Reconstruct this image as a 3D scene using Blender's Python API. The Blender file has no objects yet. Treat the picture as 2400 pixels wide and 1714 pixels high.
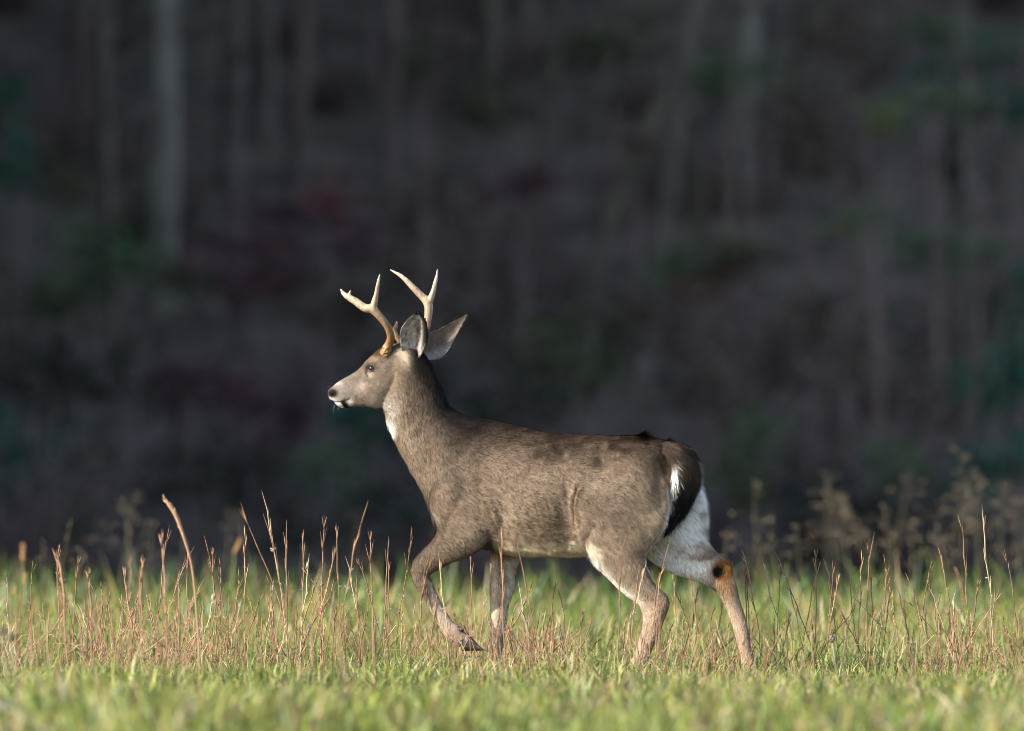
import bpy, math, random
import numpy as np
from mathutils import Vector, Matrix

random.seed(11)
rng = np.random.default_rng(11)
scene = bpy.context.scene
col = scene.collection
R = math.radians

# ------------------------------------------------------------------ camera
S = 0.001633            # metres per photo pixel at the deer's distance
DIST = 40.0             # camera to deer
CAMH = 0.95
HOR = 1020.0            # photo row of the horizon
cam_d = bpy.data.cameras.new('camera')
cam = bpy.data.objects.new('camera', cam_d)
col.objects.link(cam)
cam_d.sensor_width = 36.0
cam_d.lens = 36.0 * DIST / (2400 * S)
cam_d.clip_start = 0.5
cam_d.clip_end = 3000
cam.location = (0, -DIST, CAMH)
cam.rotation_euler = (R(90) + math.atan((HOR - 857) * S / DIST), 0, 0)
cam_d.dof.use_dof = True
cam_d.dof.focus_distance = DIST + 0.02
cam_d.dof.aperture_fstop = cam_d.lens / 136.0
cam_d.dof.aperture_blades = 0
scene.camera = cam

# ------------------------------------------------------------------ light
SUN_AZ = 68.0           # degrees to the left of the line from deer to camera
SUN_EL = 30.0
sun_dir = Vector((-math.sin(R(SUN_AZ)) * math.cos(R(SUN_EL)), -math.cos(R(SUN_AZ)) * math.cos(R(SUN_EL)), math.sin(R(SUN_EL))))
world = bpy.data.worlds.new('World')
scene.world = world
world.use_nodes = True
wn = world.node_tree
sky = wn.nodes.new('ShaderNodeTexSky')
sky.sky_type = 'NISHITA'
sky.sun_disc = False
sky.sun_elevation = R(SUN_EL)
sky.sun_rotation = math.atan2(sun_dir.x, sun_dir.y)
bg = wn.nodes['Background']
bg.inputs['Strength'].default_value = 0.135
wn.links.new(sky.outputs[0], bg.inputs[0])
sl = bpy.data.lights.new('sun', 'SUN')
sl.energy = 4.3
sl.angle = R(0.55)
sl.color = (1.0, 0.92, 0.80)
so = bpy.data.objects.new('sun', sl)
col.objects.link(so)
so.rotation_euler = sun_dir.to_track_quat('Z', 'Y').to_euler()
vs = scene.view_settings
vs.view_transform = 'Standard'
vs.look = 'None'
vs.exposure = 1.45
vs.gamma = 1.0
vs.use_curve_mapping = False
scene.render.engine = 'CYCLES'
scene.cycles.use_denoising = True
scene.cycles.denoiser = 'OPENIMAGEDENOISE'
scene.cycles.denoising_prefilter = 'ACCURATE'
scene.cycles.denoising_input_passes = 'RGB_ALBEDO_NORMAL'
scene.cycles.filter_width = 0.9
scene.cycles.max_bounces = 6
scene.cycles.transparent_max_bounces = 6

# ------------------------------------------------------------------ helpers
def tag(o, label=None, cat=None, group=None, kind=None):
    if label: o['label'] = label
    if cat: o['category'] = cat
    if group: o['group'] = group
    if kind: o['kind'] = kind
    return o

def link(name, data, parent=None):
    o = bpy.data.objects.new(name, data)
    col.objects.link(o)
    if parent is not None: o.parent = parent
    return o

def np_mesh(name, V, F, mat=None, colors=None, smooth=True):
    """V (n,3); F list of arrays (m,3)/(m,4)."""
    me = bpy.data.meshes.new(name)
    V = np.asarray(V, dtype=np.float32)
    if not isinstance(F, (list, tuple)): F = [F]
    F = [np.asarray(f, dtype=np.int32) for f in F if len(f)]
    me.vertices.add(len(V)); me.vertices.foreach_set('co', V.ravel())
    nl = sum(f.size for f in F)
    me.loops.add(nl); me.loops.foreach_set('vertex_index', np.concatenate([f.ravel() for f in F]))
    tot = np.concatenate([np.full(len(f), f.shape[1], np.int32) for f in F])
    st = np.concatenate([[0], np.cumsum(tot)[:-1]]).astype(np.int32)
    me.polygons.add(len(tot)); me.polygons.foreach_set('loop_start', st)
    me.polygons.foreach_set('use_smooth', np.full(len(tot), bool(smooth)))
    me.update(calc_edges=True)
    if colors is not None: set_colors(me, colors)
    if mat: me.materials.append(mat)
    return me

def set_colors(me, colors):
    c = np.ones((len(me.vertices), 4), np.float32); c[:, :3] = colors
    a = me.color_attributes.new('Col', 'FLOAT_COLOR', 'POINT')
    a.data.foreach_set('color', c.ravel())

def coords(me):
    V = np.empty(len(me.vertices) * 3, np.float32); me.vertices.foreach_get('co', V)
    return V.reshape(-1, 3)

def vnormals(me):
    V = np.empty(len(me.vertices) * 3, np.float32); me.vertex_normals.foreach_get('vector', V)
    return V.reshape(-1, 3)

def vnoise(P, scale, seed=0):
    """smooth value noise in [0,1]"""
    P = np.asarray(P, dtype=np.float64) / scale + seed * 17.31
    i = np.floor(P).astype(np.int64); f = P - i
    f = f * f * (3 - 2 * f)
    def h(a, b, c):
        n = (a * 73856093) ^ (b * 19349663) ^ (c * 83492791) ^ (seed * 2654435761 & 0x7fffffff)
        n = (n ^ (n >> 13)) * 1274126177
        n = (n ^ (n >> 16)) & 0xffffff
        return n / float(0xffffff)
    r = 0
    for dx in (0, 1):
        for dy in (0, 1):
            for dz in (0, 1):
                w = (f[:, 0] if dx else 1 - f[:, 0]) * (f[:, 1] if dy else 1 - f[:, 1]) * (f[:, 2] if dz else 1 - f[:, 2])
                r = r + w * h(i[:, 0] + dx, i[:, 1] + dy, i[:, 2] + dz)
    return r

def sstep(a, b, x):
    t = np.clip((np.asarray(x, dtype=np.float64) - a) / (b - a), 0, 1)
    return t * t * (3 - 2 * t)

def seg_dist(x, y, pts):
    """distance from points to a polyline, and the position 0..1 along it"""
    best = np.full(np.shape(x), 1e9); pos = np.zeros(np.shape(x)); n = len(pts) - 1
    for k in range(n):
        ax, ay = pts[k]; bx, by = pts[k + 1]
        dx, dy = bx - ax, by - ay
        t = np.clip(((x - ax) * dx + (y - ay) * dy) / (dx * dx + dy * dy + 1e-9), 0, 1)
        d = np.hypot(x - ax - t * dx, y - ay - t * dy)
        m = d < best
        best = np.where(m, d, best); pos = np.where(m, (k + t) / n, pos)
    return best, pos

def at(px, py, y):
    """photo pixel -> world point at depth y"""
    d = (DIST + y) / DIST
    return Vector(((px - 1200) * S * d, y, CAMH + (HOR - py) * S * d))

# ------------------------------------------------------------------ materials
def principled(name):
    m = bpy.data.materials.new(name); m.use_nodes = True
    return m, m.node_tree, m.node_tree.nodes['Principled BSDF']

def attr_mat(name, rough=0.8, spec=0.2, noise=None, bump=0.0, transl=0.0, sheen=0.0):
    m, nt, b = principled(name)
    a = nt.nodes.new('ShaderNodeAttribute'); a.attribute_name = 'Col'
    out = a.outputs['Color']
    if noise:
        sc, amt = noise
        tc = nt.nodes.new('ShaderNodeTexCoord')
        n = nt.nodes.new('ShaderNodeTexNoise'); n.inputs['Scale'].default_value = sc; n.inputs['Detail'].default_value = 4
        nt.links.new(tc.outputs['Object'], n.inputs['Vector'])
        mr = nt.nodes.new('ShaderNodeMapRange'); mr.inputs[1].default_value = 0.25; mr.inputs[2].default_value = 0.75
        mr.inputs[3].default_value = 1 - amt; mr.inputs[4].default_value = 1 + amt
        nt.links.new(n.outputs['Fac'], mr.inputs[0])
        mx = nt.nodes.new('ShaderNodeMixRGB'); mx.blend_type = 'MULTIPLY'; mx.inputs[0].default_value = 1
        nt.links.new(out, mx.inputs[1]); nt.links.new(mr.outputs[0], mx.inputs[2])
        out = mx.outputs[0]
        if bump:
            bp = nt.nodes.new('ShaderNodeBump'); bp.inputs['Strength'].default_value = bump; bp.inputs['Distance'].default_value = 0.004
            nt.links.new(n.outputs['Fac'], bp.inputs['Height']); nt.links.new(bp.outputs[0], b.inputs['Normal'])
    nt.links.new(out, b.inputs['Base Color'])
    b.inputs['Roughness'].default_value = rough
    b.inputs['Specular IOR Level'].default_value = spec
    if sheen: b.inputs['Sheen Weight'].default_value = sheen
    if transl:
        t = nt.nodes.new('ShaderNodeBsdfTranslucent'); nt.links.new(out, t.inputs['Color'])
        mixs = nt.nodes.new('ShaderNodeMixShader'); mixs.inputs[0].default_value = transl
        nt.links.new(b.outputs[0], mixs.inputs[1]); nt.links.new(t.outputs[0], mixs.inputs[2])
        nt.links.new(mixs.outputs[0], nt.nodes['Material Output'].inputs['Surface'])
    return m

def noise_mat(name, c1, c2, scale, rough=0.9, spec=0.15, detail=6, zscale=1.0):
    m, nt, b = principled(name)
    tc = nt.nodes.new('ShaderNodeTexCoord'); mp = nt.nodes.new('ShaderNodeMapping'); mp.inputs['Scale'].default_value = (1, 1, zscale)
    n = nt.nodes.new('ShaderNodeTexNoise'); n.inputs['Scale'].default_value = scale; n.inputs['Detail'].default_value = detail
    r = nt.nodes.new('ShaderNodeValToRGB'); r.color_ramp.elements[0].color = (*c1, 1); r.color_ramp.elements[1].color = (*c2, 1)
    r.color_ramp.elements[0].position = 0.35; r.color_ramp.elements[1].position = 0.65
    nt.links.new(tc.outputs['Object'], mp.inputs[0]); nt.links.new(mp.outputs[0], n.inputs['Vector'])
    nt.links.new(n.outputs['Fac'], r.inputs[0]); nt.links.new(r.outputs[0], b.inputs['Base Color'])
    b.inputs['Roughness'].default_value = rough; b.inputs['Specular IOR Level'].default_value = spec
    return m

M_ground = noise_mat('meadow soil and leaf litter', (0.055, 0.041, 0.030), (0.155, 0.114, 0.082), 1.1, detail=8)
M_grass = attr_mat('grass blade', 0.5, 0.35, transl=0.35)
M_stalk = attr_mat('dry stalk', 0.65, 0.25, transl=0.12)
M_fur = attr_mat('deer fur', 0.7, 0.05)
M_skin = attr_mat('deer coat', 0.75, 0.06, noise=(90, 0.30), bump=0.5)
M_antler = attr_mat('antler bone', 0.48, 0.35, noise=(60, 0.22), bump=0.35)
M_horn = noise_mat('hoof horn', (0.009, 0.007, 0.006), (0.028, 0.022, 0.018), 60, 0.45, 0.4)
M_nose = noise_mat('wet nose skin', (0.012, 0.010, 0.010), (0.03, 0.024, 0.022), 300, 0.28, 0.5)
M_leaf = attr_mat('leaf', 0.6, 0.2, transl=0.3)
M_twig = noise_mat('bare twig', (0.115, 0.082, 0.074), (0.225, 0.160, 0.145), 3.0)

# ------------------------------------------------------------------ terrain
def ground_z(x, y):
    x = np.asarray(x, dtype=np.float64); y = np.asarray(y, dtype=np.float64)
    z = -0.9 * sstep(14, 39, y)
    t = np.clip(y - 44, 0, None)
    z = z + 0.06 * t + 0.0036 * np.clip(t, 0, 55) ** 2 + 0.30 * np.clip(t - 55, 0, None)
    z = z + 6.0 * sstep(-11, -30, x) * sstep(26, 46, y)  # unseen left bank, raised to help shade the slope
    z = z + 0.03 * np.sin(x * 0.9 + 1.3) * np.sin(y * 0.6) * sstep(8, 30, np.abs(y))
    return z

def build_ground():
    ys = np.unique(np.concatenate([np.linspace(-600, -60, 12), np.linspace(-60, -12, 10), np.linspace(-12, 30, 43), np.linspace(30, 150, 61), np.linspace(150, 700, 12)]))
    xs = np.unique(np.concatenate([np.linspace(-700, -60, 12), np.linspace(-60, -10, 26), np.linspace(-10, 10, 21), np.linspace(10, 60, 14), np.linspace(60, 700, 12)]))
    X, Y = np.meshgrid(xs, ys)
    Z = ground_z(X, np.minimum(Y, 150)) + np.clip(Y - 150, 0, None) * 0.12
    V = np.stack([X.ravel(), Y.ravel(), Z.ravel()], 1)
    ny, nx = X.shape
    i = (np.arange(ny - 1)[:, None] * nx + np.arange(nx - 1)[None, :]).ravel()
    o = link('ground', np_mesh('ground', V, np.stack([i, i + 1, i + nx + 1, i + nx], 1), M_ground))
    tag(o, kind='structure')
build_ground()

# ------------------------------------------------------------------ loft / sweep tools
def tube(path, radii, sides=8, squash=None, cap=True):
    """swept tube; path (n,3); returns V, F quads, F tris"""
    P = np.asarray(path, dtype=np.float64); n = len(P)
    T = np.gradient(P, axis=0); T /= np.linalg.norm(T, axis=1)[:, None] + 1e-12
    ref = np.array([0, 1, 0.0]) if abs(T[0][1]) < 0.9 else np.array([1.0, 0, 0])
    V = []
    a = np.linspace(0, 2 * np.pi, sides, endpoint=False)
    for k in range(n):
        u = np.cross(T[k], ref); u /= np.linalg.norm(u) + 1e-12
        v = np.cross(u, T[k])
        sq = squash[k] if squash is not None else 1.0
        V.append(P[k] + radii[k] * (np.cos(a)[:, None] * u + sq * np.sin(a)[:, None] * v))
    V = np.concatenate(V)
    i = (np.arange(n - 1)[:, None] * sides + np.arange(sides)[None, :])
    j = (np.arange(n - 1)[:, None] * sides + (np.arange(sides)[None, :] + 1) % sides)
    Q = np.stack([i, j, j + sides, i + sides], -1).reshape(-1, 4)
    Tr = np.zeros((0, 3), int)
    if cap:
        c0, c1 = len(V), len(V) + 1
        V = np.concatenate([V, P[:1], P[-1:]])
        k = np.arange(sides); k2 = (k + 1) % sides
        Tr = np.concatenate([np.stack([np.full(sides, c0), k2, k], 1), np.stack([np.full(sides, c1), (n - 1) * sides + k, (n - 1) * sides + k2], 1)])
    return V, Q, Tr

class Bag:
    def __init__(s): s.V = []; s.Q = []; s.T = []; s.C = []; s.n = 0
    def add(s, V, Q=None, T=None, c=None):
        s.V.append(V)
        if Q is not None and len(Q): s.Q.append(np.asarray(Q) + s.n)
        if T is not None and len(T): s.T.append(np.asarray(T) + s.n)
        if c is not None:
            c = np.asarray(c, dtype=np.float64)
            s.C.append(np.tile(c, (len(V), 1)) if c.ndim == 1 else c)
        s.n += len(V)
    def mesh(s, name, mat, smooth=True):
        F = []
        if s.Q: F.append(np.concatenate(s.Q))
        if s.T: F.append(np.concatenate(s.T))
        return np_mesh(name, np.concatenate(s.V), F, mat, np.concatenate(s.C) if s.C else None, smooth)

def smooth_path(pts, n):
    """Catmull-Rom through rows of pts (any number of columns)"""
    P = np.asarray(pts, dtype=np.float64)
    P = np.concatenate([[2 * P[0] - P[1]], P, [2 * P[-1] - P[-2]]])
    m = len(P) - 3; out = []
    for t in np.linspace(0, m - 1e-6, n):
        k = int(t); f = t - k
        a, b, c, d = P[k], P[k + 1], P[k + 2], P[k + 3]
        out.append(0.5 * (2 * b + (c - a) * f + (2 * a - 5 * b + 4 * c - d) * f * f + (3 * b - a - 3 * c + d) * f ** 3))
    return np.array(out)

def remesh(V, Q, T, voxel):
    me = np_mesh('tmp', V, [Q, T])
    o = bpy.data.objects.new('tmp', me); col.objects.link(o)
    md = o.modifiers.new('r', 'REMESH'); md.mode = 'VOXEL'; md.voxel_size = voxel
    dg = bpy.context.evaluated_depsgraph_get()
    out = bpy.data.meshes.new_from_object(o.evaluated_get(dg))
    bpy.data.objects.remove(o); bpy.data.meshes.remove(me)
    return out

def laplace(me, V, iters, weight=None, lam=0.5, mu=-0.52):
    E = np.empty(len(me.edges) * 2, np.int32); me.edges.foreach_get('vertices', E); E = E.reshape(-1, 2)
    n = len(V); V = V.astype(np.float64)
    a = np.concatenate([E[:, 0], E[:, 1]]); b = np.concatenate([E[:, 1], E[:, 0]])
    deg = np.maximum(np.bincount(a, minlength=n), 1)
    for it in range(iters):
        for k in (lam, mu) if mu else (lam,):
            avg = np.stack([np.bincount(a, weights=V[b, d], minlength=n) for d in range(3)], 1) / deg[:, None]
            d = (avg - V) * k
            if weight is not None: d *= weight[:, None]
            V = V + d
    return V

# ================================================================== DEER
YAW = R(21.0)
DOX = 0.19
ca, sa = math.cos(YAW), math.sin(YAW)

def D(px, py, l):
    """photo pixel at a lateral offset l -> deer local (forward, left, up)"""
    k = (px - 1200) * S
    u = (DOX - l * sa - k + k * l * ca / DIST) / (ca + k * sa / DIST)
    y = u * sa - l * ca
    return np.array([u, l, CAMH + (HOR - py) * S * (DIST + y) / DIST])

def proj(P, mirror=True):
    """deer local -> photo pixels (with the left flank standing for both)"""
    u = P[:, 0]; l = np.abs(P[:, 1]) if mirror else P[:, 1]
    x = DOX - u * ca - l * sa; y = u * sa - l * ca
    d = (DIST + y) / DIST
    return 1200 + x / (S * d), HOR - (P[:, 2] - CAMH) / (S * d)

deer = link('deer', None)
deer.location = (DOX, 0, 0)
deer.rotation_euler = (0, 0, math.pi - YAW)
tag(deer, 'grey brown antlered buck walking through the meadow with one foreleg lifted', 'deer')

def loft(bag, secs, sides=28, sub=4, closed=True):
    """secs: (ax,ay,bx,by,l,w[,egg]); the two pixels are the ends of a section's axis, w its half width"""
    rows = []
    for s in secs:
        a = D(s[0], s[1], s[4]); b = D(s[2], s[3], s[4])
        rows.append(np.concatenate([a, b, [s[5], s[6] if len(s) > 6 else 0.0]]))
    rows = smooth_path(rows, (len(rows) - 1) * sub + 1)
    th = np.linspace(0, 2 * np.pi, sides, endpoint=False)
    V = []
    for r in rows:
        a, b, w, egg = r[:3], r[3:6], r[6], r[7]
        c = (a + b) / 2; ax = (a - b) / 2
        ct, st = np.cos(th), np.sin(th)
        ww = w * (1 - egg * ct) / (1 + 0.0 * egg)
        V.append(c + ct[:, None] * ax + (st * ww)[:, None] * np.array([0, 1.0, 0]))
    n = len(V); V = np.concatenate(V)
    i = (np.arange(n - 1)[:, None] * sides + np.arange(sides)[None, :])
    j = (np.arange(n - 1)[:, None] * sides + (np.arange(sides)[None, :] + 1) % sides)
    Q = np.stack([i, j, j + sides, i + sides], -1).reshape(-1, 4)
    c0, c1 = len(V), len(V) + 1
    V = np.concatenate([V, V[:sides].mean(0, keepdims=True), V[-sides:].mean(0, keepdims=True)])
    k = np.arange(sides); k2 = (k + 1) % sides
    T = np.concatenate([np.stack([np.full(sides, c0), k2, k], 1), np.stack([np.full(sides, c1), (n - 1) * sides + k, (n - 1) * sides + k2], 1)])
    # outward orientation
    vol = np.einsum('ij,ij->i', V[T[:, 0]], np.cross(V[T[:, 1]], V[T[:, 2]])).sum()
    qc = V[Q]; cen = V.mean(0)
    vol = np.einsum('ij,ij->i', qc[:, 0] - cen, np.cross(qc[:, 1] - cen, qc[:, 2] - cen)).sum()
    if vol < 0: Q = Q[:, ::-1]; T = T[:, ::-1]
    bag.add(V, Q, T)

TORSO = [(1612, 1085, 1610, 1175, 0, .042), (1592, 1050, 1584, 1225, 0, .078), (1552, 1031, 1540, 1262, 0, .112, .10),
         (1490, 1023, 1475, 1288, 0, .145, .12), (1430, 1021, 1412, 1298, 0, .152, .16), (1360, 1019, 1350, 1302, 0, .158, .18),
         (1290, 1016, 1280, 1303, 0, .163, .18), (1230, 1003, 1210, 1300, 0, .160, .20), (1170, 986, 1150, 1290, 0, .148, .22),
         (1120, 979, 1095, 1278, 0, .128, .22), (1085, 990, 1050, 1255, 0, .105, .2), (1062, 1020, 1016, 1218, 0, .075, .1)]
NECK = [(981, 814, 893, 905, 0, .050), (1006, 849, 898, 950, 0, .056), (1032, 903, 910, 990, 0, .062), (1057, 955, 929, 1038, 0, .070),
        (1102, 979, 956, 1092, 0, .088), (1155, 992, 990, 1152, 0, .110), (1205, 1015, 1018, 1218, 0, .115)]
HEAD = [(772, 914, 774, 936, 0, .016), (779, 909, 782, 942, 0, .024), (789, 900, 798, 955, 0, .028), (805, 889, 815, 956, 0, .032),
        (825, 876, 838, 954, 0, .036, .15), (845, 862, 862, 955, 0, .043, .10), (861, 843, 885, 957, 0, .056, .05),
        (884, 822, 905, 952, 0, .062), (915, 808, 925, 935, 0, .060), (955, 804, 945, 905, 0, .050), (985, 820, 975, 880, 0, .03)]
FORE_NEAR = [(1110, 1010, 1140, 1005, .030, .015), (1085, 1050, 1160, 1040, .064, .036), (1034, 1110, 1178, 1100, .090, .046), (1008, 1175, 1172, 1190, .108, .050),
             (1022, 1230, 1135, 1275, .108, .048), (1018, 1257, 1090, 1305, .106, .042), (995, 1283, 1048, 1323, .102, .034),
             (973, 1309, 1014, 1340, .100, .027), (963, 1332, 1005, 1347, .098, .024), (970, 1362, 1007, 1356, .097, .021),
             (984, 1388, 1018, 1379, .096, .018), (1010, 1434, 1040, 1424, .095, .0165), (1030, 1468, 1062, 1457, .094, .018),
             (1040, 1488, 1078, 1468, .094, .021), (1058, 1506, 1087, 1481, .094, .020), (1078, 1516, 1096, 1487, .094, .017)]
FORE_FAR = [(1110, 1120, 1210, 1110, -.090, .05), (1130, 1200, 1245, 1210, -.095, .05), (1147, 1265, 1230, 1265, -.092, .042), (1150, 1303, 1214, 1302, -.090, .036), (1150, 1345, 1205, 1345, -.088, .030),
            (1149, 1392, 1197, 1392, -.086, .028), (1150, 1425, 1188, 1425, -.085, .023), (1151, 1471, 1183, 1471, -.085, .019),
            (1150, 1525, 1178, 1525, -.085, .018), (1146, 1556, 1180, 1558, -.085, .021), (1137, 1576, 1166, 1582, -.085, .020), (1130, 1590, 1160, 1596, -.085, .019)]
HIND_NEAR = [(1490, 1040, 1560, 1040, .025, .020), (1446, 1072, 1556, 1068, .058, .046), (1402, 1130, 1562, 1128, .080, .062), (1378, 1200, 1560, 1190, .090, .066),
             (1373, 1268, 1550, 1236, .094, .062), (1387, 1312, 1526, 1276, .095, .054), (1411, 1341, 1510, 1302, .093, .045),
             (1440, 1371, 1520, 1341, .090, .036), (1470, 1397, 1538, 1374, .088, .030), (1496, 1418, 1563, 1396, .086, .026),
             (1505, 1437, 1568, 1420, .085, .0245), (1507, 1454, 1558, 1450, .085, .022), (1504, 1476, 1545, 1484, .085, .0195),
             (1497, 1502, 1533, 1512, .085, .018), (1487, 1532, 1521, 1542, .085, .0175), (1474, 1558, 1511, 1570, .085, .021),
             (1463, 1576, 1494, 1590, .085, .020), (1456, 1588, 1486, 1600, .085, .019)]
HIND_FAR = [(1500, 1050, 1570, 1045, -.025, .020), (1470, 1100, 1606, 1085, -.060, .046), (1470, 1180, 1640, 1145, -.080, .062), (1480, 1250, 1652, 1205, -.088, .060),
            (1512, 1302, 1650, 1248, -.090, .052), (1562, 1338, 1660, 1275, -.090, .042), (1612, 1355, 1674, 1294, -.090, .034),
            (1652, 1368, 1694, 1302, -.090, .028), (1676, 1384, 1715, 1320, -.090, .026), (1690, 1401, 1722, 1358, -.090, .023),
            (1702, 1426, 1734, 1408, -.090, .020), (1717, 1468, 1750, 1458, -.090, .018), (1731, 1522, 1760, 1514, -.090, .0175),
            (1740, 1566, 1770, 1562, -.090, .020), (1733, 1586, 1762, 1588, -.090, .020), (1724, 1596, 1754, 1600, -.090, .019)]

TOP = [(860, 840), (885, 821), (955, 803), (985, 812), (1012, 846), (1038, 900), (1062, 952), (1102, 978), (1170, 985), (1230, 1002), (1290, 1015), (1430, 1021), (1552, 1030), (1592, 1048), (1614, 1085), (1625, 1130)]
NAPE = [(965, 805), (990, 820), (1012, 846), (1038, 900), (1062, 952), (1102, 978)]

def near(x, y, cx, cy, rx, ry=None):
    ry = ry or rx
    return np.exp(-(((x - cx) / rx) ** 2 + ((y - cy) / ry) ** 2))

CREASES = [([(1352, 1140), (1342, 1165), (1338, 1190), (1343, 1225)], 4, .0105), ([(1150, 1165), (1160, 1195), (1175, 1225), (1190, 1245)], 4, .005),
           ([(1163, 1165), (1176, 1200), (1192, 1228)], 4, .004), ([(1140, 1190), (1150, 1225), (1165, 1255)], 5, .009), ([(1355, 1290), (1350, 1262), (1342, 1235)], 7, .007),
           ([(1040, 1225), (1060, 1200), (1075, 1170)], 10, .006), ([(1180, 1140), (1190, 1180)], 4, .003), ([(1300, 1150), (1310, 1190), (1312, 1220)], 7, .004),
           ([(1240, 1090), (1243, 1115)], 4, .003), ([(1200, 1170), (1212, 1205), (1228, 1235)], 4, .003), ([(1275, 1160), (1285, 1190), (1290, 1215)], 4, .004), ([(1255, 1140), (1262, 1165)], 4, .003), ([(1130, 1150), (1137, 1180)], 4, .003), ([(1318, 1130), (1325, 1160), (1324, 1195)], 4, .004), ([(1215, 1225), (1235, 1250)], 4, .003), ([(1330, 1100), (1350, 1110), (1345, 1130)], 5, .004)]

def build_body():
    bag = Bag()
    for s in (TORSO, NECK, HEAD, FORE_NEAR, FORE_FAR, HIND_NEAR, HIND_FAR): loft(bag, s)
    me = remesh(np.concatenate(bag.V), np.concatenate(bag.Q), np.concatenate(bag.T), 0.0042)
    V = coords(me)
    px, py = proj(V, False)
    # blend the joins on trunk and haunches, keep the head and lower legs crisp
    w = np.ones(len(V)); w[(py > 1330)] = 0.25; w[(px < 930) & (py < 970)] = 0.25
    w = np.clip(w, 0, 1)
    V = laplace(me, V, 40, w, 0.6, -0.40)
    me.vertices.foreach_set('co', V.astype(np.float32).ravel()); me.update()
    N = vnormals(me).astype(np.float64)
    px, py = proj(V)
    side = np.abs(N[:, 1])
    d = np.zeros(len(V))
    body = sstep(1330, 1290, py)
    d += (vnoise(V, 0.13, 3) - 0.5) * 0.016 * body * side
    d += (vnoise(V, 0.035, 4) - 0.5) * 0.004 * body
    for pts, wd, dep in CREASES:
        ds, t = seg_dist(px, py, pts)
        dep = dep * (1.0 if wd <= 4 and dep > .01 else .4)
        d -= dep * np.exp(-(ds / wd) ** 2) * side * sstep(-.08, .2, t) * sstep(1.08, .8, t)
        d += dep * 0.2 * np.exp(-((ds - 2.2 * wd) / (1.3 * wd)) ** 2) * side
    # shoulder and haunch muscles
    d += 0.016 * near(px, py, 1045, 1145, 36, 60) * side + 0.010 * near(px, py, 1120, 1080, 34, 50) * side - .010 * near(px, py, 1085, 1120, 14, 60) * side
    d += 0.020 * near(px, py, 1440, 1180, 55, 75) * side - 0.018 * near(px, py, 1330, 1225, 24, 70) * side - .014 * near(px, py, 1172, 1215, 20, 60) * side + .010 * near(px, py, 1245, 1170, 45, 60) * side
    d += -.010 * near(px, py, 1400, 1085, 40, 22) * side + .008 * near(px, py, 1500, 1075, 40, 22) * side - .012 * near(px, py, 1545, 1150, 20, 60) * side + .008 * near(px, py, 1010, 1050, 40, 25) * side - .008 * near(px, py, 985, 1010, 22, 60) * side
    # face: eye socket, brow, cheek, mouth line, nostril
    hd = (px < 930) & (py < 975)
    d += np.where(hd, -0.006 * near(px, py, 864, 868, 9, 8) * side + 0.006 * near(px, py, 868, 850, 14, 6) * side
                  - 0.005 * near(px, py, 838, 895, 22, 12) * side + 0.005 * near(px, py, 888, 915, 26, 24) * side, 0)
    ds, t = seg_dist(px, py, [(772, 941), (800, 941), (818, 934)])
    d += np.where(hd, -0.002 * np.exp(-(ds / 2.6) ** 2), 0)
    d += np.where(hd, -0.005 * near(px, py, 781, 927, 4.5, 4), 0)
    V = V + N * d[:, None]
    me.vertices.foreach_set('co', V.astype(np.float32).ravel()); me.update()
    me.polygons.foreach_set('use_smooth', np.ones(len(me.polygons), bool))
    return me

def mixc(c, w, k):
    w = np.clip(w, 0, 1)[:, None]
    return c * (1 - w) + np.array(k) * w

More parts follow.
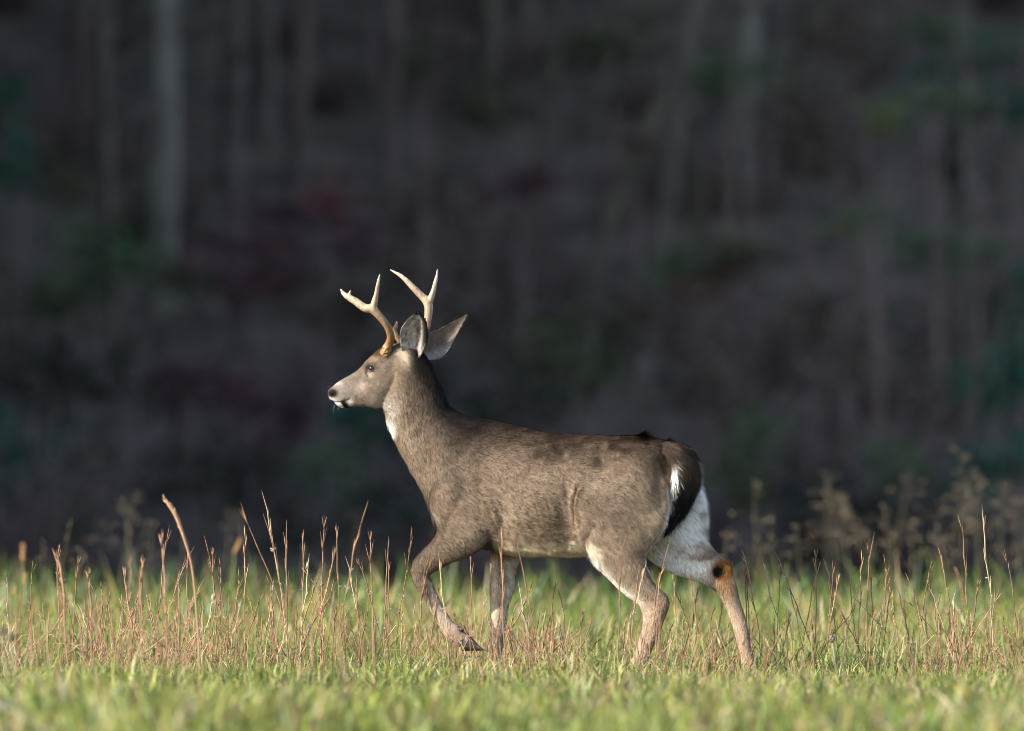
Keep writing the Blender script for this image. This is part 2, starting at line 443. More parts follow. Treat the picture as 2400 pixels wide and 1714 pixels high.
def coat(P, N):
    """winter coat colour of the deer, with some painted shading, at local points P with normals N"""
    px, py = proj(P)
    qx, qy = proj(P, False)
    up, out = N[:, 2], N[:, 1] * np.sign(P[:, 1] + 1e-6)
    n1, n2, n3 = vnoise(P, .09, 1), vnoise(P, .03, 2), vnoise(P, .012, 5)
    c = np.tile(np.array([.205, .152, .108]), (len(P), 1))
    c = c * (0.80 + 0.34 * n1 + 0.06 * n2)[:, None]
    # warm tan lower flank and haunch edge
    c = mixc(c, .55 * sstep(1160, 1290, py) * sstep(1130, 1180, px) * (.4 + .9 * n1), (.30, .225, .155))
    c = mixc(c, .5 * near(px, py, 1335, 1180, 14, 80), (.30, .215, .140))
    c = mixc(c, .45 * near(px, py, 1180, 1190, 30, 60), (.29, .22, .16))
    c = mixc(c, .65 * near(px, py, 1535, 1225, 32, 70), (.37, .275, .185))
    # dark spine, nape and ruffled patches on the back
    dt, _ = seg_dist(px, py, TOP)
    torso = sstep(1060, 1110, px)
    c = mixc(c, torso * .95 * np.exp(-(dt / 60) ** 2) * (.6 + .6 * n2), (.062, .040, .026))
    dn, tn = seg_dist(px, py, NAPE)
    c = mixc(c, .80 * np.exp(-(dn / 78) ** 2) * (.8 + .4 * n2) + .7 * np.exp(-(dn / 36) ** 2), (.026, .021, .018))  # dark nape hair, with shading of the neck painted in
    for x, y, r1, r2, w in ((1265, 1068, 26, 13, .7), (1300, 1058, 18, 12, .6), (1392, 1085, 16, 18, .7), (1450, 1045, 45, 13, .75), (1070, 1035, 16, 9, .45), (1505, 1026, 18, 13, .98), (1250, 1025, 60, 8, .35),
                           (1100, 1010, 40, 12, .35), (1560, 1060, 26, 20, .45), (1330, 1045, 50, 12, .4), (1160, 1015, 45, 12, .4)):
        c = mixc(c, 1.0 * w * near(px, py, x, y, r1 * 1.2, r2 * 1.2) * sstep(.25, .7, n2 + .15), (.030, .019, .012))
    c = mixc(c, .5 * near(px, py, 1160, 1235, 14, 30) + .4 * near(px, py, 1110, 1120, 60, 30) * n2, (.13, .095, .068))  # armpit shade painted in, and a mottled shoulder
    # dark forearm and rump; haunch and cheek shading painted as darker patches
    c = mixc(c, .5 * near(px, py, 1430, 1190, 45, 50), (.135, .105, .082))
    c = mixc(c, .45 * near(px, py, 1035, 1285, 50, 30), (.15, .115, .09))
    c = mixc(c, .85 * near(px, py, 1578, 1075, 34, 30), (.045, .030, .020))
    c = mixc(c, .40 * near(px, py, 1300, 1240, 30, 40) + .35 * near(px, py, 1285, 1190, 34, 40), (.12, .085, .06))
    c = mixc(c, .35 * near(px, py, 890, 905, 22, 30), (.15, .115, .09))
    # belly
    bel = sstep(1268, 1294, py + 16 * (n2 - .3) + 8 * (n3 - .5)) * sstep(1145, 1200, px) * sstep(1420, 1370, px)
    c = mixc(c, 1.1 * bel, (.72, .63, .48))
    c = mixc(c, .8 * sstep(-.5, -.9, up) * (px > 1150) * (px < 1400) * (py > 1240), (.50, .40, .26))
    # front edge of hind legs
    ds, t = seg_dist(px, py, [(1376, 1300), (1411, 1341), (1440, 1371), (1494, 1414)])
    c = mixc(c, .95 * np.exp(-(ds / 13) ** 2) * sstep(-.2, .1, N[:, 0] + .35), (.62, .56, .47))
    # inner hind legs, rump
    inner = sstep(.35, -.15, out) * (py > 1120) * (px > 1380)
    c = mixc(c, inner * sstep(1120, 1180, py) * sstep(1380, 1330, qy) , (.80, .76, .70))
    rump = sstep(-.72, -.93, N[:, 0] + .25 * (P[:, 1] < 0) * -1) * (py > 1075) * (py < 1300) * (px > 1500)
    c = mixc(c, rump * sstep(1260, 1180, py), (.80, .76, .70))
    # lower legs: tan, with shaded rear and lit front painted in
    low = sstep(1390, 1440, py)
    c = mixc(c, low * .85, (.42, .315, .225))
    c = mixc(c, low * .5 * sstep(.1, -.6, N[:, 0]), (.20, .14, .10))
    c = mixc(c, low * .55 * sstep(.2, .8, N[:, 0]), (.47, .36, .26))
    fl = (np.abs(qx - 1178) < 50) & (qy > 1275) & (P[:, 1] < 0)
    c = mixc(c, .7 * fl, (.31, .225, .16))
    ds, _ = seg_dist(qx, qy, [(1156, 1310), (1156, 1440), (1158, 1500)])
    c = mixc(c, .8 * np.exp(-(ds / 10) ** 2) * (np.abs(qx - 1165) < 45) * (qy > 1290), (.60, .47, .34))  # lit front edge of the planted foreleg, painted into the coat
    ds, _ = seg_dist(qx, qy, [(1195, 1310), (1180, 1460)])
    c = mixc(c, .7 * np.exp(-(ds / 8) ** 2) * (np.abs(qx - 1180) < 50) * (qy > 1290), (.50, .45, .40))
    ds, _ = seg_dist(qx, qy, [(1008, 1365), (1040, 1440), (1062, 1470)])
    c = mixc(c, .45 * np.exp(-(ds / 7) ** 2), (.46, .40, .34))
    c = mixc(c, .6 * near(qx, qy, 1070, 1496, 16, 14), (.28, .20, .14))
    # tarsal gland inside the hocks
    hk = P[:, 1] < 0
    g = near(qx, qy, 1694, 1332, 32, 38) * hk
    c = mixc(c, 1.5 * g * sstep(.6, -.2, out), (.27, .120, .036))
    c = mixc(c, 2.2 * near(qx, qy, 1682, 1337, 11.5, 11) * hk, (.012, .007, .005))
    c = mixc(c, .8 * near(qx, qy, 1707, 1375, 14, 25) * hk, (.30, .17, .085))
    g = near(px, py, 1555, 1425, 18, 22) * (P[:, 1] > 0)
    c = mixc(c, .5 * g, (.17, .10, .07))
    # swirl of brown hair on the far thigh
    c = mixc(c, .85 * near(qx, qy, 1636, 1200, 15, 20) * hk * n3 * 1.6, (.10, .065, .04))
    c = mixc(c, .8 * sstep(1628, 1655, qx + 25 * (n2 - .5)) * hk * (qy > 1215) * (qy < 1300), (.20, .15, .11))
    c = mixc(c, 1.1 * near(qx, qy, 1625, 1288, 55, 24) * hk * (.2 + n2), (.26, .185, .13))
    c = mixc(c, .6 * near(qx, qy, 1530, 1270, 40, 26) * hk, (.44, .35, .23))
    # throat and chest
    ds, t = seg_dist(px, py, [(896, 958), (900, 978), (908, 1005), (918, 1030)])
    c = mixc(c, 1.3 * np.exp(-(ds / (24 - 12 * t)) ** 2) * sstep(1.02, .8, t), (.80, .76, .70))
    c = mixc(c, .5 * near(px, py, 945, 1040, 26, 70) , (.27, .205, .145))
    c = mixc(c, .5 * near(px, py, 1010, 1215, 14, 18), (.45, .39, .31))
    # head
    hd = sstep(945, 905, px) * (py < 985)
    c = mixc(c, .75 * hd * sstep(.1, .5, hd), (.225, .178, .138))
    c = c * (1 - (hd * .30 * (n3 - .35))[:, None])
    c = mixc(c, 1.0 * near(px, py, 882, 828, 28, 13) * (py < 862), (.12, .068, .034))
    c = mixc(c, .6 * near(px, py, 874, 842, 14, 7), (.36, .235, .14))
    c = mixc(c, .55 * near(px, py, 925, 870, 12, 45), (.34, .255, .165))
    c = mixc(c, .75 * near(px, py, 942, 832, 16, 24), (.56, .46, .33))
    c = mixc(c, .5 * near(px, py, 905, 925, 30, 22), (.27, .205, .145))
    c = mixc(c, .6 * near(px, py, 864, 880, 10, 6), (.42, .35, .28))
    c = mixc(c, .45 * near(px, py, 845, 905, 15, 12), (.36, .30, .25))
    c = mixc(c, 1.5 * near(px, py, 866, 861, 10.5, 6.5), (.035, .026, .022))
    ds, _ = seg_dist(px, py, [(858, 868), (857, 876), (860, 882)])
    c = mixc(c, .8 * np.exp(-(ds / 2.5) ** 2) * hd, (.06, .045, .035))
    mz = sstep(845, 790, px) * hd
    c = mixc(c, mz * .6, (.25, .215, .19))
    c = mixc(c, .6 * near(px, py, 789, 898, 11, 5) * hd, (.50, .44, .38))
    ds, t = seg_dist(px, py, [(773, 938), (790, 946), (800, 956)])
    c = mixc(c, 1.2 * np.exp(-(ds / 7) ** 2) * hd, (.70, .66, .61))
    c = mixc(c, .9 * near(px, py, 820, 943, 7, 7) * hd, (.60, .57, .54))
    ds, t = seg_dist(px, py, [(838, 958), (870, 959), (895, 960)])
    c = mixc(c, .7 * np.exp(-(ds / 5) ** 2), (.58, .48, .35))
    ds, t = seg_dist(px, py, [(776, 942), (800, 942), (818, 936)])
    c = mixc(c, .85 * np.exp(-(ds / 2.2) ** 2) * hd, (.05, .035, .03))
    ds, t = seg_dist(px, py, [(804, 944), (810, 952), (814, 958)])
    c = mixc(c, 1.6 * np.exp(-(ds / 4.5) ** 2) * hd, (.016, .012, .012))
    c = mixc(c, 2.0 * near(px, py, 779, 922, 9.5, 8.5) * (px < 795), (.022, .016, .015))
    lum = c.mean(1)
    c = c * np.interp(lum, [0, .10, .22, .5], [.36, .47, .80, .97])[:, None]
    return np.clip(c, .004, .85)

def flow(P, N):
    """hair direction"""
    px, py = proj(P)
    f = np.zeros_like(P)
    head = sstep(960, 900, px) * sstep(985, 950, py)
    neck = sstep(1120, 1040, px) * (1 - head) * sstep(1180, 1100, py)
    legs = sstep(1250, 1340, py)
    body = np.clip(1 - head - neck - legs, 0, 1)
    f += body[:, None] * np.array([-1, 0, -.55]) + neck[:, None] * np.array([-.45, 0, -1]) + head[:, None] * np.array([-1, 0, .25]) + legs[:, None] * np.array([-.35, 0, -1])
    hn = sstep(1400, 1480, px) * body
    f += hn[:, None] * np.array([.1, 0, -.55])
    a = (vnoise(P, .06, 8) - .5) * 1.1
    f[:, 0] += a; f[:, 2] += (vnoise(P, .06, 9) - .5) * 1.1; f[:, 1] += (vnoise(P, .05, 10) - .5) * .5
    f -= N * np.einsum('ij,ij->i', f, N)[:, None]
    return f / (np.linalg.norm(f, axis=1)[:, None] + 1e-9)

def fur_len(P, N):
    px, py = proj(P); qx, qy = proj(P, False)
    L = np.full(len(P), .019)
    head = (px < 930) & (py < 975)
    L = np.where(head, np.interp(px, [770, 800, 860, 930], [.002, .004, .007, .012]), L)
    L = np.where(py > 1400, .0085, L)
    L = np.where((py > 1310) & (py <= 1400), .013, L)
    L += .020 * near(px, py, 1570, 1200, 50, 80) + .016 * sstep(1600, 1640, qx) * (qy < 1300)
    L += .012 * sstep(1275, 1295, py) * (px > 1140) * (px < 1400)
    L += .016 * near(px, py, 1012, 1225, 16, 18)
    L += .010 * near(px, py, 905, 985, 14, 35)
    L += .018 * near(px, py, 1505, 1022, 14, 10) + .02 * near(px, py, 1568, 1030, 10, 10)
    L += .014 * near(px, py, 945, 838, 24, 20)
    L = np.where(near(px, py, 781, 922, 12, 12) > .4, .0004, L)
    L = np.where(near(px, py, 867, 864, 14, 11) > .4, .0016, L)
    return L

def tufts(P):
    px, py = proj(P)
    return 7.0 * near(px, py, 1507, 1022, 13, 12) + 5.0 * near(px, py, 1568, 1034, 10, 14)

def make_fur(name, me, n, colfn, lenfn, flowfn, parent, width=.0011, lift=.26, liftfn=None):
    me.calc_loop_triangles()
    T = np.empty(len(me.loop_triangles) * 3, np.int32); me.loop_triangles.foreach_get('vertices', T); T = T.reshape(-1, 3)
    V = coords(me).astype(np.float64); N = vnormals(me).astype(np.float64)
    e1, e2 = V[T[:, 1]] - V[T[:, 0]], V[T[:, 2]] - V[T[:, 0]]
    A = np.linalg.norm(np.cross(e1, e2), axis=1)
    t = rng.choice(len(T), n, p=A / A.sum())
    a, b = rng.random(n), rng.random(n); m = a + b > 1; a[m], b[m] = 1 - a[m], 1 - b[m]
    P = V[T[t, 0]] + e1[t] * a[:, None] + e2[t] * b[:, None]
    Nn = N[T[t, 0]] * (1 - a - b)[:, None] + N[T[t, 1]] * a[:, None] + N[T[t, 2]] * b[:, None]
    Nn /= np.linalg.norm(Nn, axis=1)[:, None] + 1e-9
    L = lenfn(P, Nn) * (.65 + .7 * rng.random(n))
    C = colfn(P, Nn)
    keep = L > .0012
    P, Nn, L, C = P[keep], Nn[keep], L[keep], C[keep]; n = len(P)
    Fd = flowfn(P, Nn)
    jit = rng.normal(0, .22, (n, 3)); Fd = Fd + jit; Fd -= Nn * np.einsum('ij,ij->i', Fd, Nn)[:, None]
    Fd /= np.linalg.norm(Fd, axis=1)[:, None] + 1e-9
    clump = vnoise(P, .010, 21); clump2 = vnoise(P, .022, 22)
    li = lift * (.5 + 1.0 * rng.random(n)) * (.6 + .8 * clump2)
    if liftfn is not None: li = li * (1 + liftfn(P))
    dirv = Fd + Nn * li[:, None]; dirv /= np.linalg.norm(dirv, axis=1)[:, None]
    W = np.cross(Fd, Nn); W /= np.linalg.norm(W, axis=1)[:, None] + 1e-9
    wd = width * (.7 + .6 * rng.random(n)); wd = np.minimum(wd, L * .25)
    base = P - Nn * .0012
    mid = P + dirv * (L * .55)[:, None]
    tip = P + (dirv * .97 - Nn * .06)  * L[:, None]
    v = np.stack([base + W * wd[:, None], base - W * wd[:, None], mid + W * wd[:, None] * .75, mid - W * wd[:, None] * .75, tip], 1)
    hx, hy = proj(P)
    vert = ((hx < 1060) & (hx > 915)) | (hy > 1300)
    streak = 0
    for dv, ms in (((-.85, -.52), ~vert), ((-.38, -.92), vert)):
        sk = vnoise(np.stack([(P[:, 0] * dv[0] + P[:, 2] * dv[1]) / 5.0, P[:, 0] * -dv[1] + P[:, 2] * dv[0], P[:, 1]], 1), .0036, 23)
        streak = streak + sk * ms
    am = np.interp(L, [.004, .010, .018], [.35, .5, 1.0])
    br = (1.0 + am * (.18 * (clump - .5) + 1.0 * (streak - .5) + .65 * (rng.random(n) - .45))).clip(.10)
    C = C * br[:, None]
    # agouti: dark base, pale band before the tip
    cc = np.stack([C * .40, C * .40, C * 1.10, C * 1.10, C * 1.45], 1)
    VV = v.reshape(-1, 3); k = np.arange(n)[:, None] * 5
    q = k + np.array([[0, 1, 3, 2]]); tr = k + np.array([[2, 3, 4]])
    # keep faces turned outward
    g = np.cross(v[:, 1] - v[:, 0], v[:, 3] - v[:, 0]); flip = np.einsum('ij,ij->i', g, Nn) < 0
    q[flip] = q[flip][:, ::-1]; tr[flip] = tr[flip][:, ::-1]
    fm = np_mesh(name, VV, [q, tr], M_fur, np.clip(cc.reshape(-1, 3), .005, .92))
    nn = Nn + rng.normal(0, .16, (n, 3)) - Fd * .10; nn /= np.linalg.norm(nn, axis=1)[:, None]
    fm.normals_split_custom_set_from_vertices(np.repeat(nn, 5, axis=0).astype(np.float32).tolist())
    o = link(name, fm, parent); o['kind'] = 'stuff'
    return o

body_me = build_body(); body_me.name = 'body'
BV, BN = coords(body_me).astype(np.float64), vnormals(body_me).astype(np.float64)
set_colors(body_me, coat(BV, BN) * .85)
body_me.materials.clear(); body_me.materials.append(M_skin)
body = link('body', body_me, deer)
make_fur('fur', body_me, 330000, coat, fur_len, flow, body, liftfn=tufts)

# ---- nose leather
def ellipsoid(c, r, nu=18, nv=12, fn=None):
    u = np.linspace(0, 2 * np.pi, nu, endpoint=False); v = np.linspace(0.02, np.pi - .02, nv)
    U, Vv = np.meshgrid(u, v)
    P = np.stack([np.cos(U) * np.sin(Vv), np.sin(U) * np.sin(Vv), np.cos(Vv)], -1).reshape(-1, 3)
    if fn is not None: P = fn(P)
    P = P * np.array(r) + np.array(c)
    i = (np.arange(nv - 1)[:, None] * nu + np.arange(nu)[None, :]); j = (np.arange(nv - 1)[:, None] * nu + (np.arange(nu)[None, :] + 1) % nu)
    return P, np.stack([i, i + nu, j + nu, j], -1).reshape(-1, 4)
def nose_shape(P):
    P = P.copy()
    nost = np.exp(-(((P[:, 0] - .35) / .35) ** 2 + ((np.abs(P[:, 1]) - .72) / .28) ** 2 + ((P[:, 2] + .25) / .35) ** 2))
    return P * (1 - .35 * nost)[:, None]
c = D(780, 920, 0)
V, Q = ellipsoid(c, (.0165, .0245, .0165), 26, 18, nose_shape)
link('nose', np_mesh('nose', V, Q, M_nose), body)['label'] = 'moist black nose pad'

# ---- eyes
def eye_mat():
    m, nt, b = principled('eye')
    a = nt.nodes.new('ShaderNodeAttribute'); a.attribute_name = 'Col'
    nt.links.new(a.outputs['Color'], b.inputs['Base Color'])
    b.inputs['Roughness'].default_value = .14; b.inputs['Specular IOR Level'].default_value = .6
    return m
M_eye = eye_mat()
for s in (1, -1):
    # sit the eyeball in the skin at that place of the head
    tgt = D(867, 864, .055 * 1); q = np.array([tgt[0], tgt[1] * s, tgt[2]])
    k = np.argmin(((BV - q) ** 2).sum(1)); c = BV[k] - BN[k] * .0020
    V, Q = ellipsoid(c, (.0132, .0118, .0102), 24, 16)
    n = (V - c) / .0120
    f = n @ BN[k]; rr = np.hypot((n - f[:, None] * BN[k])[:, 0] * .75, (n - f[:, None] * BN[k])[:, 2])
    cc = np.where((rr < .45)[:, None], np.array([.004, .004, .005]), np.where((rr < .8)[:, None], np.array([.035, .013, .005]), np.array([.02, .014, .012])))
    link('eye', np_mesh('eye', V, Q, M_eye, cc), body)
    # lids: a heavy dark upper one, a thin pale lower one
    nb = BN[k]; tx = np.cross(np.array([0, 0, 1.0]), nb); tx /= np.linalg.norm(tx); tz = np.cross(nb, tx)
    for lo, hi, rz, rad, cl in ((0, math.pi, .0078, .0032, (.020, .015, .013)), (math.pi, 2 * math.pi, .0085, .0018, (.075, .055, .045))):
        aa = np.linspace(lo, hi, 14)
        pth = c + nb * .0058 + np.cos(aa)[:, None] * tx * .0135 + np.sin(aa)[:, None] * tz * rz + nb * (.0028 * np.sin(aa - lo))[:, None]
        V, Q, T = tube(pth, rad * (.45 + .55 * np.sin(aa - lo)), 8)
        link('eyelid', np_mesh('eyelid', V, [Q, T], M_skin, np.tile(np.array(cl), (len(V), 1))), body)

# ---- ears
def make_ear(rows, cup, flip, y_lean, l0):
    """rows: (left px, left py, right px, right py, lateral offset of centre); a cupped leaf with real thickness"""
    n, m = 22, 15
    rr = smooth_path(rows, n)
    G = np.zeros((n, m, 3)); ss = np.linspace(-1, 1, m)
    for i, r in enumerate(rr):
        t = i / (n - 1)
        a = D(r[0], r[1], r[4]); b = D(r[2], r[3], r[4])
        wid = np.linalg.norm(b - a) / 2
        for j, s in enumerate(ss):
            p = a + (b - a) * (s + 1) / 2
            # depth of the cup: middle lies away from the viewer, edges towards him
            p = p + np.array([-sa * 0 + 0, -1, 0]) * cup * wid * (1 - s * s) * (0.6 + .4 * (1 - t))
            G[i, j] = p
    P = G.reshape(-1, 3)
    idx = np.arange(n * m).reshape(n, m)
    q = np.stack([idx[:-1, :-1], idx[:-1, 1:], idx[1:, 1:], idx[1:, :-1]], -1).reshape(-1, 4)
    gu = np.gradient(G, axis=0); gv = np.gradient(G, axis=1)
    nr = np.cross(gv, gu); nr /= np.linalg.norm(nr, axis=2)[..., None] + 1e-9
    if nr[..., 1].mean() < 0: nr = -nr
    t2 = np.full((n, m), .0026); t2[:, 0] = t2[:, -1] = .0012; t2[-1] = .0008
    Fr = (G + nr * t2[..., None]).reshape(-1, 3); Bk = (G - nr * t2[..., None]).reshape(-1, 3)
    N = n * m
    # orientation test
    g = np.cross(Fr[q[:, 1]] - Fr[q[:, 0]], Fr[q[:, 2]] - Fr[q[:, 0]]).mean(0)
    qf = q if g[1] > 0 else q[:, ::-1]
    rim = np.concatenate([idx[0, :], idx[1:, -1], idx[-1, -2::-1], idx[-2:0:-1, 0]])
    rn = np.roll(rim, -1)
    qs = np.stack([rim, rn, rn + N, rim + N], 1)
    tt = np.repeat(np.linspace(0, 1, n), m); sv = np.tile(ss, n)
    return np.concatenate([Fr, Bk]), np.concatenate([qf, qf[:, ::-1] + N, qs]), np.concatenate([tt, tt]), np.concatenate([sv, sv]), np.repeat([1, 0], N)

EAR_NEAR = [(958, 856, 970, 856, .018), (949, 838, 984, 836, .036), (939, 808, 998, 810, .060), (938, 782, 1002, 784, .078), (945, 763, 1000, 765, .090), (958, 748, 995, 749, .098), (970, 738, 987, 738, .104), (976, 733, 981, 733, .107)]
EAR_FAR = [(985, 812, 992, 845, -.030), (1008, 782, 1030, 842, -.060), (1024, 775, 1048, 828, -.085), (1042, 766, 1062, 806, -.105), (1060, 757, 1073, 782, -.125), (1075, 749, 1083, 764, -.138), (1086, 742, 1090, 749, -.146), (1090, 739, 1092, 741, -.150)]

def ear_parts(rows, cup, near_ear):
    V, Q, t, s, front = make_ear(rows, cup, False, 0, 0)
    P = V
    n1 = vnoise(V, .012, 31)
    c = np.tile(np.array([.23, .172, .128]), (len(V), 1)) * (.8 + .4 * n1)[:, None]
    if near_ear:
        fr = front > 0
        inn = np.tile(np.array([.46, .42, .38]), (len(V), 1)) * (.45 + 1.0 * vnoise(V * np.array([1, 1, .3]), .006, 33))[:, None]
        inn = mixc(inn, .75 * np.exp(-((s - .15) / .3) ** 2 - ((t - .5) / .2) ** 2), (.15, .095, .08))
        inn = mixc(inn, .6 * sstep(.35, .0, t), (.50, .42, .31))
        c = np.where(fr[:, None], inn, c)
        c = mixc(c, .95 * sstep(.80, .92, t) + .97 * sstep(.42, .66, s) * sstep(.15, .35, t) + .5 * sstep(-.8, -1, s) * sstep(.5, .7, t), (.022, .018, .018))
    else:
        c = mixc(c, .65 * sstep(-.1, .7, s) * sstep(.75, .35, t), (.40, .36, .33))
        c = mixc(c, .8 * sstep(.85, 1., s) * sstep(.1, .3, t), (.06, .045, .04))
        c = mixc(c, .45 * sstep(.8, 1, t), (.09, .065, .05))
    c = c * np.interp(c.mean(1), [0, .2, .45], [.45, .6, .95])[:, None]
    me = np_mesh('ear', V, Q, M_skin, np.clip(c, .01, .8))
    o = link('ear', me, body)
    root = D(rows[0][0], rows[0][1], rows[0][4]); tipp = D(rows[-1][0], rows[-1][1], rows[-1][4])
    ax = (tipp - root) / np.linalg.norm(tipp - root)
    def cf(Pp, Nn):
        out = np.empty((len(Pp), 3))
        for a in range(0, len(Pp), 2000):
            d = ((Pp[a:a + 2000, None, :] - V[None]) ** 2).sum(2); out[a:a + 2000] = c[d.argmin(1)]
        return out
    def ff(Pp, Nn):
        f = np.tile(ax, (len(Pp), 1)) + rng.normal(0, .25, Pp.shape)
        f -= Nn * np.einsum('ij,ij->i', f, Nn)[:, None]
        return f / np.linalg.norm(f, axis=1)[:, None]
    make_fur('ear_fur', me, 6000, cf, lambda Pp, Nn: np.full(len(Pp), .0095), ff, o, width=.0008, lift=.3)
ear_parts(EAR_NEAR, .75, True)
ear_parts(EAR_FAR, .45, False)

# ---- antlers
def antler(branches, seedv, base_pt):
    bag = Bag()
    for pts in branches:
        rows = np.array([np.concatenate([D(p[0], p[1], p[2]), [p[3] * S / 2]]) for p in pts])
        rows = smooth_path(rows, len(pts) * 6)
        V, Q, T = tube(rows[:, :3], np.maximum(rows[:, 3], .0012), 14)
        vol = np.einsum('ij,ij->i', V[Q[:, 0]] - V.mean(0), np.cross(V[Q[:, 1]] - V.mean(0), V[Q[:, 2]] - V.mean(0))).sum()
        if vol < 0: Q, T = Q[:, ::-1], T[:, ::-1]
        bag.add(V, Q, T)
    me = remesh(np.concatenate(bag.V), np.concatenate(bag.Q), np.concatenate(bag.T), .0019)
    V = laplace(me, coords(me), 6, None, .6, -.3)
    me.vertices.foreach_set('co', V.astype(np.float32).ravel()); me.update()
    N = vnormals(me).astype(np.float64)
    b = D(*base_pt); dist = np.linalg.norm(V - b, axis=1)
    burr = sstep(.055, .015, dist)
    d = burr * (vnoise(V, .006, seedv) - .3) * .007 + (vnoise(V * np.array([1, 1, .25]), .006, seedv + 1) - .5) * .0016
    V = V + N * d[:, None]
    me.vertices.foreach_set('co', V.astype(np.float32).ravel()); me.update()
    me.polygons.foreach_set('use_smooth', np.ones(len(me.polygons), bool))
    n1, n2 = vnoise(V, .02, 41), vnoise(V * np.array([1, 1, .3]), .007, 42)
    t = sstep(.05, .23, dist + .05 * (n1 - .5))
    c = mixc(np.tile(np.array([.17, .080, .026]), (len(V), 1)), t, (.30, .222, .145))
    c = mixc(c, .7 * sstep(.5, .75, n2) * (1 - .45 * t), (.13, .072, .032))
    c = mixc(c, burr * .6 * n2, (.34, .24, .09))
    c = mixc(c, .6 * sstep(.24, .34, dist), (.46, .41, .34))
    set_colors(me, c); me.materials.clear(); me.materials.append(M_antler); me.name = 'antler'
    return link('antler', me, deer)

AL = .045
antler([[(902, 832, AL, 24), (907, 818, AL + .004, 22), (913, 803, AL + .010, 19.5), (916, 790, AL + .018, 19), (911, 771, AL + .03, 18), (899, 753, AL + .045, 17.5), (884, 736, AL + .055, 19), (872, 724, AL + .06, 22),
         (855, 722, AL + .06, 20), (834, 707, AL + .055, 18), (815, 696, AL + .05, 14.5), (804, 687, AL + .045, 9), (798, 677, AL + .042, 2.5)],
        [(874, 724, AL + .06, 19), (878, 708, AL + .061, 16), (882, 690, AL + .063, 11.5), (885, 670, AL + .064, 9), (888, 655, AL + .066, 6.5), (891, 641, AL + .068, 2)],
        [(818, 694, AL + .05, 12), (820, 687, AL + .05, 7), (822, 679, AL + .05, 2.5)]], 51, (903, 826, AL))
antler([[(975, 828, -AL, 24), (985, 805, -AL - .01, 20), (996, 782, -AL - .025, 17.5), (1001, 765, -AL - .04, 17), (1003, 745, -AL - .05, 18.5), (1005, 722, -AL - .058, 21), (1000, 706, -AL - .06, 21), (988, 694, -AL - .058, 17.5),
         (968, 674, -AL - .05, 14.5), (946, 652, -AL - .045, 11), (928, 640, -AL - .04, 7), (914, 632, -AL - .038, 2.5)],
        [(1004, 712, -AL - .058, 18), (1011, 696, -AL - .062, 15), (1017, 678, -AL - .066, 11.5), (1021, 660, -AL - .07, 9.5), (1024, 645, -AL - .072, 6.5), (1025, 630, -AL - .074, 2)],
        [(940, 806, -AL + .02, 13), (924, 778, -.02, 13), (928, 766, -.02, 10), (931, 754, -.02, 4)]], 61, (972, 832, -AL))

# ---- tail
TAX = np.array([.50, .866, 0])
def build_tail():
    bag = Bag()
    secs = [(1562, 1046, .026, .036), (1584, 1064, .036, .050), (1602, 1092, .036, .056), (1606, 1126, .033, .056), (1599, 1158, .029, .051), (1587, 1190, .024, .042), (1574, 1216, .017, .027), (1562, 1238, .007, .010)]
    rows = smooth_path([np.concatenate([D(a, b, .012 + .01 * k / 7), [c, d]]) for k, (a, b, c, d) in enumerate(secs)], 32)
    P = rows[:, :3]; T = np.gradient(P, axis=0); T /= np.linalg.norm(T, axis=1)[:, None]
    th = np.linspace(0, 2 * np.pi, 24, endpoint=False); V = []
    for k in range(len(rows)):
        nrm = np.cross(T[k], TAX); nrm /= np.linalg.norm(nrm)
        V.append(P[k] + np.cos(th)[:, None] * nrm * rows[k, 3] + np.sin(th)[:, None] * TAX * rows[k, 4])
    n = len(V); sd = 24; V = np.concatenate(V)
    i = (np.arange(n - 1)[:, None] * sd + np.arange(sd)[None, :]); j = (np.arange(n - 1)[:, None] * sd + (np.arange(sd)[None, :] + 1) % sd)
    Q = np.stack([i, j, j + sd, i + sd], -1).reshape(-1, 4)
    c = V.mean(0); qc = V[Q] - c
    if np.einsum('ij,ij->i', qc[:, 0], np.cross(qc[:, 1], qc[:, 2])).sum() < 0: Q = Q[:, ::-1]
    return V, Q, P, T
TVv, TQ, TP, TT = build_tail()
def tail_col(P, N):
    k = np.array([((TP - p) ** 2).sum(1).argmin() for p in P])
    t = k / (len(TP) - 1); lat = (P - TP[k]) @ TAX
    w = np.interp(t, [0, .3, .6, 1], [.036, .056, .050, .012])
    c = np.tile(np.array([.040, .028, .020]), (len(P), 1))
    c = c * (.5 + 1.0 * vnoise(P, .012, 71))[:, None]
    c = mixc(c, sstep(.30, .55, t), (.009, .008, .008))
    e = np.abs(lat) / w
    c = mixc(c, sstep(.86, 1.02, e + .25 * (vnoise(P, .02, 72) - .5)) * sstep(.16, .30, t) * sstep(1.0, .8, t), (.80, .78, .75))
    c = mixc(c, sstep(.35, .7, N[:, 0]) * sstep(.2, .4, t), (.72, .70, .66))
    return c
def tail_flow(P, N):
    k = np.array([((TP - p) ** 2).sum(1).argmin() for p in P])
    f = TT[k] + TAX * (np.sign((P - TP[k]) @ TAX) * .16)[:, None]
    f -= N * np.einsum('ij,ij->i', f, N)[:, None]
    return f / (np.linalg.norm(f, axis=1)[:, None] + 1e-9)
tme = np_mesh('tail', TVv, TQ, M_skin)
TN = vnormals(tme).astype(np.float64)
set_colors(tme, tail_col(coords(tme).astype(np.float64), TN) * .8)
tail = link('tail', tme, deer)
tail['label'] = 'dark tail with black stripe and white fringe'
make_fur('tail_fur', tme, 16000, tail_col, lambda P, N: np.full(len(P), .048), tail_flow, tail, width=.0013, lift=.26)

